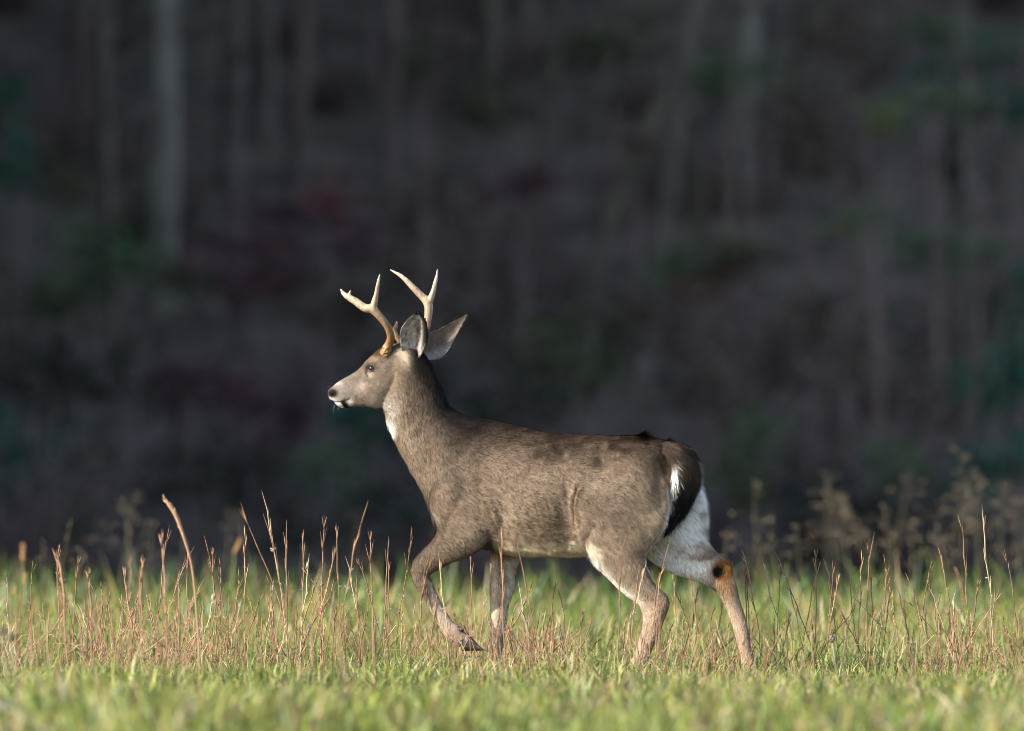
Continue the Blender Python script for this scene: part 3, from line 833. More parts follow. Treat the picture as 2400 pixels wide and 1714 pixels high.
# ---- hooves: two horn claws and two dewclaws each
def hoof(top, tip, heel, l, up):
    """top: fetlock-side centre px, tip px, heel px"""
    bag = Bag()
    for s in (-1, 1):
        lo = l + s * .0135
        a, b, h = D(*top, lo), D(tip[0], tip[1], lo + s * .002), D(*heel, lo)
        rows = []
        for t in np.linspace(0, 1, 9):
            base = h * (1 - t) + b * t
            crown = a * (1 - t) + b * t
            hgt = (crown - base) * (1 - t ** 2.2 * .9)
            rows.append((base, base + hgt, .0150 * (1 - t ** 2.5 * .9)))
        sd = 14; th = np.linspace(0, 2 * np.pi, sd, endpoint=False); V = []
        for (p, q, w) in rows:
            c = (p + q) / 2; ax = (q - p) / 2
            V.append(c + np.sign(np.cos(th))[:, None] * (np.abs(np.cos(th)) ** .7)[:, None] * ax + (np.sin(th) * w)[:, None] * np.array([0, 1, 0]))
        V = np.concatenate(V); n = 9
        i = (np.arange(n - 1)[:, None] * sd + np.arange(sd)[None, :]); j = (np.arange(n - 1)[:, None] * sd + (np.arange(sd)[None, :] + 1) % sd)
        Q = np.stack([i, j, j + sd, i + sd], -1).reshape(-1, 4)
        V = np.concatenate([V, V[:sd].mean(0)[None], V[-sd:].mean(0)[None]])
        k = np.arange(sd); k2 = (k + 1) % sd
        T = np.concatenate([np.stack([np.full(sd, n * sd), k2, k], 1), np.stack([np.full(sd, n * sd + 1), (n - 1) * sd + k, (n - 1) * sd + k2], 1)])
        bag.add(V, Q, T)
        dc = D(*up, l + s * .014)
        V, Q = ellipsoid(dc, (.011, .006, .008), 10, 8)
        bag.add(V, Q)
    o = link('hoof', bag.mesh('hoof', M_horn), body)
    return o
hoof((1094, 1482), (1143, 1525), (1082, 1526), .094, (1082, 1476))
hoof((1136, 1578), (1108, 1599), (1160, 1599), -.085, (1176, 1572))
hoof((1460, 1580), (1432, 1603), (1488, 1603), .085, (1506, 1580))
hoof((1728, 1582), (1700, 1599), (1754, 1599), -.090, (1768, 1576))

# ---- whiskers
bag = Bag()
for k in range(10):
    a = D(random.uniform(778, 812), random.uniform(945, 957), random.uniform(-.02, .024))
    if k > 6: a = D(random.uniform(772, 782), random.uniform(905, 940), random.uniform(-.01, .02))
    d = np.array([random.uniform(-.2, .9), random.uniform(-.5, .5), -1.0 if k <= 6 else random.uniform(-.6, .9)])
    L = random.uniform(.012, .03); d = d / np.linalg.norm(d)
    pth = np.array([a, a + d * L * .5 + np.array([-.001, 0, 0]), a + d * L + np.array([-.004, 0, -.002])])
    V, Q, T = tube(pth, [.00014, .00012, .00006], 4); bag.add(V, Q, T, (.5, .48, .45))
link('whiskers', bag.mesh('whiskers', M_fur), body)['kind'] = 'stuff'

# ================================================================== MEADOW
GREENS = np.array([[.150, .215, .028], [.110, .190, .026], [.200, .235, .040], [.085, .160, .036], [.24, .250, .055], [.17, .24, .10]])
STRAWS = np.array([[.36, .30, .14], [.30, .23, .11], [.44, .38, .22], [.27, .175, .095], [.33, .26, .09]])

def blades(name, n, xfun, yr, hmin, hmax, wmin, wmax, straw, parent=None, seed=1):
    g = np.random.default_rng(seed)
    y = g.uniform(yr[0], yr[1], n); x = g.uniform(-1, 1, n) * xfun(y)
    P2 = np.stack([x, y, np.zeros(n)], 1)
    pn = vnoise(P2, .55, seed + 3); pn2 = vnoise(P2 * np.array([1, .5, 1]), 1.7, seed + 4)
    h = (hmin + (hmax - hmin) * g.random(n) ** 1.7) * (.30 + 1.4 * pn)
    w = g.uniform(wmin, wmax, n)
    sy = straw * np.interp(y, [-6, -3, 3, 8], [.45, .9, 1.0, .7])
    w = w * np.interp(y, [-9, -4, 0], [2.6, 1.7, 1.0]) * (.8 + .5 * pn); h = h * np.interp(y, [-10, -5, -1.5, .5, 3], [1.1, .85, .66, .66, 1.0]); h = np.where((y < -3) & (g.random(n) < np.interp(y, [-6, -3], [.5, 0])), .02, h)
    az = g.uniform(0, 2 * np.pi, n); lean = np.abs(g.normal(0, .38, n)) + .05
    dx, dy = np.cos(az), np.sin(az)
    fa = g.uniform(0, np.pi, n); wx, wy = np.cos(fa), np.sin(fa)
    z = ground_z(x, y) - .004
    base = np.stack([x, y, z], 1)
    def pt(t, bend): return base + np.stack([dx * lean * h * t * bend, dy * lean * h * t * bend, h * t * (1 - .28 * lean * t)], 1)
    W = np.stack([wx, wy, np.zeros(n)], 1) * (w / 2)[:, None]
    p0, p1, p2, p3 = pt(0, 0), pt(.4, .5), pt(.75, .95), pt(1.0, 1.55)
    v = np.stack([p0 + W * .7, p0 - W * .7, p1 + W, p1 - W, p2 + W * .7, p2 - W * .7, p3], 1)
    isst = g.random(n) < np.clip(sy + .5 * (pn2 - .5) + .25 * (pn - .5), .03, .9)
    gc = GREENS[g.integers(0, len(GREENS), n)]; sc = STRAWS[g.integers(0, len(STRAWS), n)]
    pc = vnoise(P2 * np.array([1, .45, 1]), .22, seed + 6)
    c = np.where(isst[:, None], sc, gc) * ((.40 + 1.0 * g.random(n)) * (.62 + .76 * pc))[:, None]
    tipc = np.where(isst[:, None], c, c * .55 + .45 * np.array([.27, .27, .07]))
    cc = np.stack([c * .8, c * .8, c, c, tipc, tipc, tipc * 1.1], 1)
    k = np.arange(n)[:, None] * 7
    q = np.concatenate([k + np.array([[0, 1, 3, 2]]), k + np.array([[2, 3, 5, 4]])]); t = k + np.array([[4, 5, 6]])
    me = np_mesh(name, v.reshape(-1, 3), [q, t], M_grass, np.clip(cc.reshape(-1, 3), .01, .7))
    o = link(name, me, parent)
    return o

def half(y): return (DIST + y) * 0.0495 + .45
meadow = blades('meadow_grass', 125000, half, (-11, 6), .035, .185, .0035, .0080, .20, seed=2)
tag(meadow, 'short green and straw coloured meadow grass under the deer', 'grass', kind='stuff')
g2 = blades('field_edge_grass', 75000, half, (5.5, 27), .035, .13, .004, .009, .25, seed=5)
tag(g2, 'brighter green grass at the far edge of the meadow before the dark woods', 'grass', kind='stuff')
g3 = blades('thatch', 34000, half, (-10, 8), .02, .07, .002, .0045, .95, seed=8)
tag(g3, 'low dry straw thatch between the green grass blades', 'thatch', kind='stuff')

def wide_blades():
    g = np.random.default_rng(77); bag = Bag()
    for k in range(3200):
        y = 25 - 16 * g.random() ** 1.6; x = g.uniform(-1, 1) * half(y)
        h = g.uniform(.13, .44) * (.5 + .5 * g.random()); w = g.uniform(.008, .016)
        ln = g.normal(0, .30); ly = g.normal(0, .2); fa = g.uniform(-.7, .7)
        W = np.array([math.cos(fa), math.sin(fa), 0]) * w / 2
        z = float(ground_z(x, y)); b = np.array([x, y, z - .01])
        pts = [b + np.array([ln * h * t * t, ly * h * t * t, h * t * (1 - .15 * abs(ln) * t)]) for t in (0, .35, .7, 1)]
        V = np.array([pts[0] + W * .7, pts[0] - W * .7, pts[1] + W, pts[1] - W, pts[2] + W * .75, pts[2] - W * .75, pts[3]])
        c = GREENS[g.integers(0, 6)] * g.uniform(.5, .95) * np.array([.85, 1, .95])
        if g.random() < .2: c = STRAWS[g.integers(0, 5)] * .7
        bag.add(V, [[0, 1, 3, 2], [2, 3, 5, 4]], [[4, 5, 6]], c)
    return bag.mesh('tall_grass', M_grass)
def broad_blades():
    g = np.random.default_rng(78); bag = Bag()
    for k in range(620):
        y = g.uniform(4.5, 13); x = g.uniform(-1, 1) * half(y)
        h = g.uniform(.14, .30) + .05 * (y - 4.5) / 10 * g.random(); w = g.uniform(.011, .020)
        if g.random() > sstep(.25, .6, vnoise(np.array([[x, y * .3, 0]]), .5, 93)[0]): continue
        ln = g.normal(0, .35); ly = g.normal(0, .2); fa = g.uniform(-.5, .5)
        W = np.array([math.cos(fa), math.sin(fa), 0]) * w / 2
        b = np.array([x, y, -.01])
        pts = [b + np.array([ln * h * t * t, ly * h * t * t, h * t * (1 - .15 * abs(ln) * t)]) for t in (0, .35, .7, 1)]
        V = np.array([pts[0] + W * .7, pts[0] - W * .7, pts[1] + W, pts[1] - W, pts[2] + W * .75, pts[2] - W * .75, pts[3]])
        bag.add(V, [[0, 1, 3, 2], [2, 3, 5, 4]], [[4, 5, 6]], GREENS[g.integers(0, 6)] * g.uniform(.75, 1.15) * np.array([1.15, 1, 1]) if g.random() < .75 else STRAWS[g.integers(0, 5)])
    return bag.mesh('broad_grass', M_grass)
tag(link('broad_grass', broad_blades()), 'broad upright green leaves rising over the meadow beyond the deer', 'grass', kind='stuff')
tag(link('tall_grass', wide_blades()), 'tall broad green blades along the far meadow edge', 'grass', kind='stuff')

# ---- dry broom sedge stalks
def sedge_mesh(seed, nst, spread=.035, thick=1.0):
    """unit-height clump; the first stem is the tallest"""
    g = np.random.default_rng(seed); bag = Bag()
    for k in range(nst):
        h = 1.0 if k == 0 else g.uniform(.45, .92)
        bx, by = (0, 0) if k == 0 else g.normal(0, spread * .5, 2)
        lx, ly = g.normal(0, .05 if k == 0 else .12, 2); cv = g.normal(0, .05)
        ts = np.linspace(0, 1, 11)
        wob = g.normal(0, .006, 11).cumsum() * .6
        P = np.stack([bx + lx * ts + cv * ts ** 2 + wob, by + ly * ts + wob[::-1] * .5, h * ts], 1)
        r0 = g.uniform(.0019, .0028) * thick
        rad = r0 * np.interp(ts, [0, .5, .62, .72, .85, .95, 1], [1, .85, .95, 1.35, 1.15, .6, .12])
        base = np.array([.300, .168, .095]) * g.uniform(.7, 1.3) if g.random() < .65 else np.array([.40, .29, .17]) * g.uniform(.8, 1.1)
        V, Q, T = tube(P, rad, 5)
        cc = np.repeat(base[None], len(V), 0) * g.uniform(.8, 1.2, (len(V), 1))
        cc[: 5 * 4] = cc[: 5 * 4] * .8 + .2 * np.array([.30, .28, .10])
        bag.add(V, Q, T, cc)
        # sheathing bracts and spikelets hugging the stem
        for j in range(int(g.integers(6, 12))):
            t = g.uniform(.42, .97); i = min(int(t * 10), 9); p = P[i] + (P[i + 1] - P[i]) * (t * 10 - i)
            d = np.array([g.normal(0, .07), g.normal(0, .07), 1.0]) + (P[i + 1] - P[i]) * 10 * [1, 1, 0]; d /= np.linalg.norm(d)
            L = g.uniform(.05, .14)
            V, Q, T = tube(np.array([p, p + d * L * .45, p + d * L]), [r0 * .45, r0 * .85, r0 * .1], 4)
            bag.add(V, Q, T, base * g.uniform(.8, 1.45))
        for j in range(int(g.integers(0, 5))):      # tufts of pale fluff
            t = g.uniform(.5, .9); i = min(int(t * 10), 9); p = P[i]
            for q in range(3):
                d = g.normal(0, 1, 3); d /= np.linalg.norm(d)
                V, Q, T = tube(np.array([p, p + d * .009, p + d * .018]), [.0012, .001, .0003], 3)
                bag.add(V, Q, T, (.62, .56, .46))
        if g.random() < .55:                        # a curled dead leaf
            t = g.uniform(.12, .4); p = P[int(t * 10)]; s = g.choice([-1, 1])
            L = g.uniform(.08, .22); a = g.uniform(-.6, .6)
            q1 = p + np.array([s * L * .35, a * L * .2, L * .7]); q2 = p + np.array([s * L * .8, a * L * .4, L * g.uniform(.2, .9)])
            V, Q, T = tube(np.array([p, q1, q2]), [.0028 * thick, .0024 * thick, .0004], 4, squash=[.4, .4, .4])
            bag.add(V, Q, T, np.array([.48, .36, .21]) * g.uniform(.7, 1.2))
    return bag.mesh('dry_stalk', M_stalk)
SEDGE1 = [sedge_mesh(100 + k, 1) for k in range(7)]
SEDGE3 = [sedge_mesh(200 + k, int(2 + k % 3)) for k in range(8)]

def put_stalk(x, y, h, lean=0., big=False, label=None, name='dry_stalk', group='dry stalks standing in the meadow', mesh=None, wide=1.0):
    me = mesh or random.choice(SEDGE3 if big else SEDGE1)
    o = link(name, me)
    o.location = (x, y, float(ground_z(x, y)) - .012)
    wxy = wide * (.62 + .38 * h)
    o.scale = (wxy * random.choice((-1, 1)), wxy, h)
    o.rotation_euler = (random.uniform(-.06, .06), lean, random.uniform(-.5, .5))
    if not label:
        px = 1200 + x / (S * (DIST + y) / DIST)
        spots = [(-9999, 935, 'ahead of the deer'), (935, 1095, 'beside the lifted foreleg of the deer'), (1095, 1225, 'by the planted foreleg of the deer'), (1225, 1420, 'under the belly of the deer'),
                 (1420, 1575, 'beside the nearer hind leg of the deer'), (1575, 1690, 'between the hind legs of the deer'), (1690, 1860, 'behind the outstretched hind leg of the deer'), (1860, 9999, 'in the meadow well behind the deer')]
        wh = next(w for a, b, w in spots if a <= px < b)
        if abs(y) > 2: wh = 'in the open grass ' + ('before the deer' if y < 0 else 'beyond the deer')
        label = ('tall' if h > .42 else 'knee high' if h > .27 else 'short') + (' tuft of reddish dry stalks ' if big else ' single thin reddish dry stalk ') + wh
        group = 'dry stalks, ' + label
    tag(o, label, 'grass stalk', group)
    return o

def trace(px, py, y, lean_px=0., big=False, **kw):
    """a stalk whose tip shows at px,py, standing at depth y"""
    p = at(px, py, y); gx = p.x - lean_px * S
    h = p.z - float(ground_z(gx, y)) + .012
    return put_stalk(gx, y, h / max(math.cos(math.atan2(lean_px * S, h)), .5), math.atan2(lean_px * S, h), big, **kw)

TR = [(21, 1342, .1, -6), (74, 1336, .1, -5), (112, 1281, .2, -32), (217, 1372, 0, -3), (253, 1379, 0, 22), (359, 1266, 0, -6), (382, 1273, .1, 26), (437, 1274, -.3, -10),
      (420, 1346, .2, 20), (502, 1320, .1, 8), (521, 1280, .3, 10), (537, 1288, .2, 22), (550, 1340, 0, 8), (576, 1258, 0, -6), (608, 1357, 0, -14), (680, 1202, -.2, -4),
      (754, 1208, 0, 2), (799, 1224, .3, -14), (758, 1350, 0, 3), (876, 1245, 0, -3), (902, 1256, -.2, 0), (931, 1252, -.2, 8), (917, 1308, 0, -6), (959, 1328, -.6, -4), (986, 1321, -.7, 6),
      (1050, 1299, -.6, 0), (1103, 1294, .5, 3), (1133, 1340, .4, 4), (1178, 1264, -1.1, -10), (1245, 1266, -1.0, -28), (1450, 1275, -.8, -3), (1472, 1312, -.7, 22), (1520, 1300, -.7, -3),
      (1549, 1348, -.6, 0), (1583, 1346, 1.3, 2), (1612, 1355, .1, 12), (1636, 1362, .0, -4), (1745, 1298, .2, -8), (1756, 1302, .2, -4), (1787, 1290, .1, 0), (1818, 1312, .3, 10),
      (1838, 1303, .1, -12), (1887, 1286, 0, -6), (1909, 1286, .1, -2), (1876, 1338, 0, -3), (1942, 1330, 0, 1), (1964, 1312, .1, -10), (1981, 1352, .0, 8), (2025, 1290, .1, -8),
      (2063, 1356, .1, 6), (2089, 1374, 0, -22), (2131, 1369, .1, -8), (2164, 1334, 0, 18), (2212, 1374, .1, 3), (2234, 1374, 0, -10), (2276, 1356, .2, 6), (2397, 1314, .1, 0),
      (640, 1362, 0, -4), (710, 1240, .6, 10), (170, 1300, .8, 4), (340, 1300, .7, -4), (2020, 1310, .3, 3), (700, 1300, .1, -6), (845, 1300, .2, -3), (1290, 1370, .4, 3), (1330, 1380, .3, -8)]
for k, (px, py, y, ln) in enumerate(TR):
    trace(px, py, y, ln, big=(k % 3 == 0))
trace(686, 1150, 0, 3, True, label='tallest reddish dry stalk, in a clump ahead of the deer', name='dry_stalk')
trace(790, 1210, -1.6, 8, False, label='dry stalk with a blurred tip ahead of the lifted foreleg')
trace(2343, 1185, .0, 16, False, label='tall straw pale stalk with smooth narrow head', mesh=SEDGE1[2])
trace(2262, 1229, .1, -8, False, label='dry stalk with forked bristly top beside a taller smooth one', mesh=SEDGE3[0])
trace(2046, 1246, .0, 6, True, label='clump of three reddish stalks in the meadow behind the deer', mesh=SEDGE3[1])
# arching thick blurred stalk
def arch_stalk():
    pts = smooth_path([np.array(at(470, 1600, -2.0)), np.array(at(462, 1450, -2.0)), np.array(at(450, 1330, -2.0)), np.array(at(428, 1250, -2.0)), np.array(at(408, 1200, -2.0)), np.array(at(385, 1168, -2.0))], 22)
    pts[0][2] = min(pts[0][2], float(ground_z(pts[0][0], -2.0)) - .01)
    bag = Bag(); r = np.interp(np.linspace(0, 1, 22), [0, .45, .7, .9, 1], [.0035, .004, .0075, .009, .001])
    V, Q, T = tube(pts, r, 8); bag.add(V, Q, T, (.36, .21, .125))
    g = np.random.default_rng(5)
    for j in range(40):
        i = g.integers(11, 21); d = pts[i] - pts[i - 1]; d = d / np.linalg.norm(d) + g.normal(0, .25, 3)
        V, Q, T = tube(np.array([pts[i], pts[i] + d * .012, pts[i] + d * .026]), [.002, .0025, .0004], 4); bag.add(V, Q, T, np.array([.40, .24, .15]) * g.uniform(.7, 1.4))
    return bag.mesh('arching_stalk', M_stalk)
tag(link('arching_stalk', arch_stalk()), 'thick brown stalk arching over with a furry seed spike', 'grass stalk')
for (px, py, y, ln) in ((368, 1240, -2.2, -12), (174, 1290, -2.0, 6), (196, 1330, -1.7, -6), (340, 1300, -1.8, -8)):
    trace(px, py, y, ln, False, label='thicker soft brown stalk standing before the meadow stalks', group='soft brown foreground stalks', wide=1.7)
n_ind = 0
while n_ind < 205:
    y = random.choice((random.uniform(-1.6, 2.2), random.uniform(-1.6, 2.2), random.uniform(-3, 6)))
    x = random.uniform(-1, 1) * (half(y) - .35)
    dn = float(vnoise(np.array([[x, y * .4, 0]]), .45, 91)[0])
    if random.random() > sstep(.25, .65, dn): continue
    put_stalk(x, y, random.uniform(.13, .34) * (1 if random.random() < .8 else 1.25), random.gauss(0, .10), random.random() < .55)
    n_ind += 1
# the remaining countless small ones
def small_stalks():
    g = np.random.default_rng(33); bag = Bag()
    for k in range(1700):
        y = float(np.clip(g.normal(.6, 3.4), -9, 10))
        x = g.uniform(-1, 1) * half(y)
        if g.random() > sstep(.2, .7, vnoise(np.array([[x, y * .4, 0]]), .45, 91)[0]): continue
        h = g.uniform(.10, .30) * (1.15 if x < -.5 else 1.0); ln = g.normal(0, .09, 2); z = float(ground_z(x, y))
        P = np.array([[x, y, z - .01], [x + ln[0] * h * .4, y + ln[1] * h * .4, z + h * .5], [x + ln[0] * h * 1.2, y + ln[1] * h, z + h * .8], [x + ln[0] * h * 1.5, y + ln[1] * h, z + h]])
        V, Q, T = tube(P, [.0016, .0014, .0018, .0003], 4)
        c = np.array([.24, .125, .072]) * g.uniform(.6, 1.35) if g.random() < .65 else np.array([.34, .25, .14]) * g.uniform(.7, 1.1)
        bag.add(V, Q, T, c)
    return bag.mesh('stalk_undergrowth', M_stalk)
tag(link('stalk_undergrowth', small_stalks()), 'many short reddish dry stems mixed through the grass', 'grass', kind='stuff')

# ---- tall seed-head grasses near the far edge
def panicle(seed, h, dense=1.0, tone=(.30, .235, .15)):
    g = np.random.default_rng(seed)
    st = Bag(); hd = Bag()
    ts = np.linspace(0, 1, 9); lx, ly = g.normal(0, .10, 2)
    P = np.stack([lx * h * ts ** 1.6, ly * h * ts ** 1.6, h * ts], 1)
    V, Q, T = tube(P, np.interp(ts, [0, 1], [.0045, .0016]), 6); st.add(V, Q, T, (.085, .078, .042))
    nb = int(16 * dense)
    for k in range(nb):
        t = g.uniform(.42, 1.0); i = min(int(t * 8), 7); p = P[i] + (P[i + 1] - P[i]) * (t * 8 - i)
        a = g.uniform(0, 2 * np.pi); L = (.035 + .12 * (1 - t) / .45) * g.uniform(.5, 1.2) * h / .7
        e = p + np.array([math.cos(a) * L * .8, math.sin(a) * L * .8, L * g.uniform(.2, .8)])
        f = e + np.array([math.cos(a) * L * .35, math.sin(a) * L * .35, -L * g.uniform(.05, .35)])
        V, Q, T = tube(np.array([p, e, f]), [.0011, .0009, .0005], 4); hd.add(V, Q, T, (.09, .07, .045))
        for q in range(int(1 + 3 * dense)):
            u = g.random(); c = (e * (1 - u) + f * u) if g.random() < .7 else p + (e - p) * g.uniform(.5, 1)
            V, Q = ellipsoid((0, 0, 0), (.0026, .0026, .0062), 6, 5)
            d = np.array([g.normal(0, .4), g.normal(0, .4), -1]); c = c + d * .006
            hd.add(V + c, Q, None, np.array(tone) * g.uniform(.6, 1.4))
    return st.mesh('stem', M_stalk), hd.mesh('panicle', M_stalk)

def put_panicle(px, py, y, seed, dense, label, tone=(.30, .235, .15)):
    p = at(px, py, y); h = p.z - float(ground_z(p.x, y))
    o = link('seed_grass', None); o.location = (p.x, y, float(ground_z(p.x, y)) - .01)
    s, hdm = panicle(seed, h + .01, dense, tone)
    link('stem', s, o); link('panicle', hdm, o)
    tag(o, label, 'seed grass', 'tall seed grasses along the far meadow edge')
LBR = 'tall loose brown seed grass behind the deer at the meadow edge'
LBL = 'tall loose dim seed grass ahead of the deer at the meadow edge'
LBD = 'dense drooping tan seed head behind the deer at the meadow edge'
for k, (px, py, y, dn, lb) in enumerate([(1775, 1123, 15, .9, LBR), (1800, 1200, 14, .6, LBR), (1937, 1108, 19, 1.0, LBR), (1965, 1140, 16, 1.2, LBD), (1995, 1155, 17, 1.0, LBD), (2078, 1095, 19, .9, LBR),
                                         (2095, 1180, 15, .8, LBR), (2140, 1215, 13, .6, LBR), (2223, 1148, 18, .9, LBR), (2309, 1055, 18, 1.3, LBR), (2290, 1110, 16, 1.0, LBD), (2340, 1130, 17, .8, LBR), (2386, 1136, 17, 1.1, LBR),
                                         (2200, 1230, 14, .7, LBR), (1880, 1230, 13, .5, LBR), (1690, 1250, 12, .5, LBR), (2050, 1200, 15, .9, LBR), (2395, 1230, 14, .8, LBR), (2250, 1200, 16, 1.0, LBR),
                                         (132, 1213, 11, .5, LBL), (280, 1150, 15, 1.0, LBL), (310, 1170, 14, .9, LBL), (345, 1215, 14, .7, LBL), (525, 1190, 18, .6, LBL), (592, 1205, 16, .5, LBL), (200, 1278, 9, .5, LBL), (170, 1290, 9, .5, LBL), (100, 1270, 13, .5, LBL),
                                         (420, 1250, 13, .5, LBL), (820, 1195, 20, .35, LBL), (690, 1280, 12, .4, LBL), (1010, 1240, 18, .35, LBL)]):
    put_panicle(px, py, y, 300 + k, dn, lb, (.22, .165, .11) if lb == LBD else (.24, .185, .12) if lb == LBR else (.12, .10, .07))
# amber bottlebrush heads on the left, seen soft
def foxtail(px, py, y, L, w, label, tilt=0.):
    p = at(px, py, y); gz = float(ground_z(p.x, y)); h = p.z - gz
    o = link('foxtail_grass', None); o.location = (p.x, y, gz)
    b = Bag(); V, Q, T = tube(np.array([[0, 0, -.01], [0, 0, h * .5], [tilt * .3, 0, h - L]]), [.003, .0025, .002], 6); b.add(V, Q, T, (.22, .22, .09))
    link('stem', b.mesh('stem', M_stalk), o)
    b = Bag(); g = np.random.default_rng(int(px))
    ts = np.linspace(0, 1, 8); P = np.stack([tilt * (.3 + ts), 0 * ts, h - L + L * ts], 1)
    V, Q, T = tube(P, w * np.sin(np.pi * np.clip(ts * .9 + .08, 0, 1)) * .6, 7); b.add(V, Q, T, (.34, .20, .085))
    for k in range(150):
        t = g.random(); c = P[0] * (1 - t) + P[-1] * t; d = np.array([*g.normal(0, 1, 2), .8]); d /= np.linalg.norm(d)
        V, Q, T = tube(np.array([c, c + d * w * .7, c + d * w * 1.3]), [.0012, .001, .0003], 3); b.add(V, Q, T, np.array([.44, .27, .12]) * g.uniform(.7, 1.3))
    link('seed_head', b.mesh('seed_head', M_stalk), o)
    tag(o, label, 'foxtail grass', 'foxtail grasses ahead of the deer')
foxtail(54, 1278, 9, .085, .012, 'upright amber foxtail seed head above the meadow edge')
foxtail(59, 1345, 7, .05, .008, 'small amber foxtail below a larger upright one')
foxtail(36, 1375, 6, .04, .007, 'short amber foxtail low in the grass')
foxtail(545, 1265, 10, .07, .010, 'tilted tan foxtail head above the grass ahead of the deer', .03)

# ---- things in the foreground grass
def twig():
    y0 = -9.5
    P = smooth_path([np.array(at(-160, 1590, y0 + .1)), np.array(at(-40, 1636, y0)), np.array(at(60, 1685, y0 - .05)), np.array(at(150, 1740, y0 - .1)), np.array(at(235, 1795, y0 - .15))], 16)
    P[-1][2] = -.02
    bag = Bag(); V, Q, T = tube(P, np.linspace(.0055, .0095, 16), 8); bag.add(V, Q, T, (.38, .34, .31))
    for k in (5, 9):
        V, Q, T = tube(np.array([P[k], P[k] + [.04, .03, .01], P[k] + [.09, .05, -.02]]), [.005, .004, .002], 6); bag.add(V, Q, T, (.36, .32, .29))
    return bag.mesh('fallen_twig', M_stalk)
tag(link('fallen_twig', twig()), 'pale grey dead twig slanting out of the foreground grass', 'twig')
def weed_head(px, py, y, label):
    p = at(px, py, y); gz = float(ground_z(p.x, y)); h = p.z - gz
    o = link('dried_weed', None); o.location = (p.x, y, gz)
    b = Bag(); V, Q, T = tube(np.array([[.03, 0, -.01], [.015, 0, h * .5], [0, 0, h]]), [.004, .003, .003], 6); b.add(V, Q, T, (.20, .22, .12)); link('stem', b.mesh('stem', M_stalk), o)
    b = Bag(); g = np.random.default_rng(int(px) + 9)
    for k in range(46):
        d = g.normal(0, 1, 3); d /= np.linalg.norm(d)
        V, Q = ellipsoid(np.array([0, 0, h]) + d * .010 * g.uniform(.5, 1.2), (.005, .005, .006), 7, 5); b.add(V, Q, None, np.array([.14, .115, .085]) * g.uniform(.6, 1.5))
    link('flower_head', b.mesh('flower_head', M_stalk), o)
    tag(o, label, 'weed')
weed_head(4, 1480, -5.5, 'dark round dried weed head in the foreground grass')
weed_head(26, 1494, -5.6, 'grey green dried weed head beside a darker one')
weed_head(1950, 1498, -1.6, 'dark withered weed head in the grass behind the deer')
def yellow_leaf():
    p = at(2252, 1640, -5.5); b = Bag(); n = 12
    ts = np.linspace(0, 1, n); w = .018 * np.sin(np.pi * ts) ** .8 + .0008
    C = np.stack([-.02 + .05 * ts, .01 * np.sin(ts * 3), .045 - .09 * ts + .02 * np.sin(ts * 3)], 1)
    V = np.concatenate([np.stack([C[:, 0] - w, C[:, 1] + .006, C[:, 2] + .004], 1), C, np.stack([C[:, 0] + w, C[:, 1] + .006, C[:, 2] + .004], 1)])
    V = np.concatenate([V, V + np.array([0, .0008, 0])])
    i = np.arange(n - 1); q = np.concatenate([np.stack([i, i + n, i + n + 1, i + 1], 1), np.stack([i + n, i + 2 * n, i + 2 * n + 1, i + n + 1], 1)])
    b.add(V + np.array(p), np.concatenate([q, q[:, ::-1] + 3 * n]), None, (.55, .38, .06))
    return b.mesh('fallen_leaf', M_leaf)
tag(link('fallen_leaf', yellow_leaf()), 'curled yellow fallen leaf caught in the foreground grass', 'leaf')

# ================================================================== WOODS
BARK = {}
def bark(tone):
    if tone not in BARK:
        t = np.array({'pale': (.195, .172, .140), 'grey': (.125, .106, .088), 'brown': (.128, .102, .072), 'violet': (.132, .098, .086)}[tone])
        BARK[tone] = noise_mat('bark ' + tone, tuple(t * .62), tuple(t * 1.25), 4.0, zscale=.35)
    return BARK[tone]

def leaf_cloud(seed, n, rad, size, tone, var=.35, clumps=9, flat=.8):
    """leaves gathered in clumps spread through the volume"""
    g = np.random.default_rng(seed)
    cc = g.normal(0, .42, (clumps, 3)) * np.array(rad); cr = g.uniform(.22, .5, clumps)
    k = g.integers(0, clumps, n)
    P = cc[k] + g.normal(0, 1, (n, 3)) * (cr[k][:, None] * np.array(rad) * .55)
    a = g.normal(0, 1, (n, 3)); a /= np.linalg.norm(a, axis=1)[:, None]
    b = g.normal(0, 1, (n, 3)); b -= a * np.einsum('ij,ij->i', a, b)[:, None]; b /= np.linalg.norm(b, axis=1)[:, None]
    s = size * g.uniform(.6, 1.4, n)[:, None]
    v = np.stack([P - a * s, P + b * s * .55, P + a * s, P - b * s * .55], 1)
    c = np.array(tone) * (1 + var * g.normal(0, 1, (n, 1))) * (.7 + .6 * g.random(clumps)[k][:, None])
    q = np.arange(n)[:, None] * 4 + np.arange(4)[None, :]
    return np_mesh('foliage', v.reshape(-1, 3), q, M_leaf, np.clip(np.repeat(c, 4, axis=0), .004, .5), smooth=False), cc

def crown_mesh(seed, tone, n=1100, rad=(2.6, 2.6, 2.8)):
    me, cc = leaf_cloud(seed, n, rad, .12, tone, clumps=22)
    me.name = 'crown'
    return me
CROWNS = [crown_mesh(500, (.055, .060, .022)), crown_mesh(501, (.085, .055, .028)), crown_mesh(502, (.045, .058, .025)), crown_mesh(503, (.075, .045, .025))]

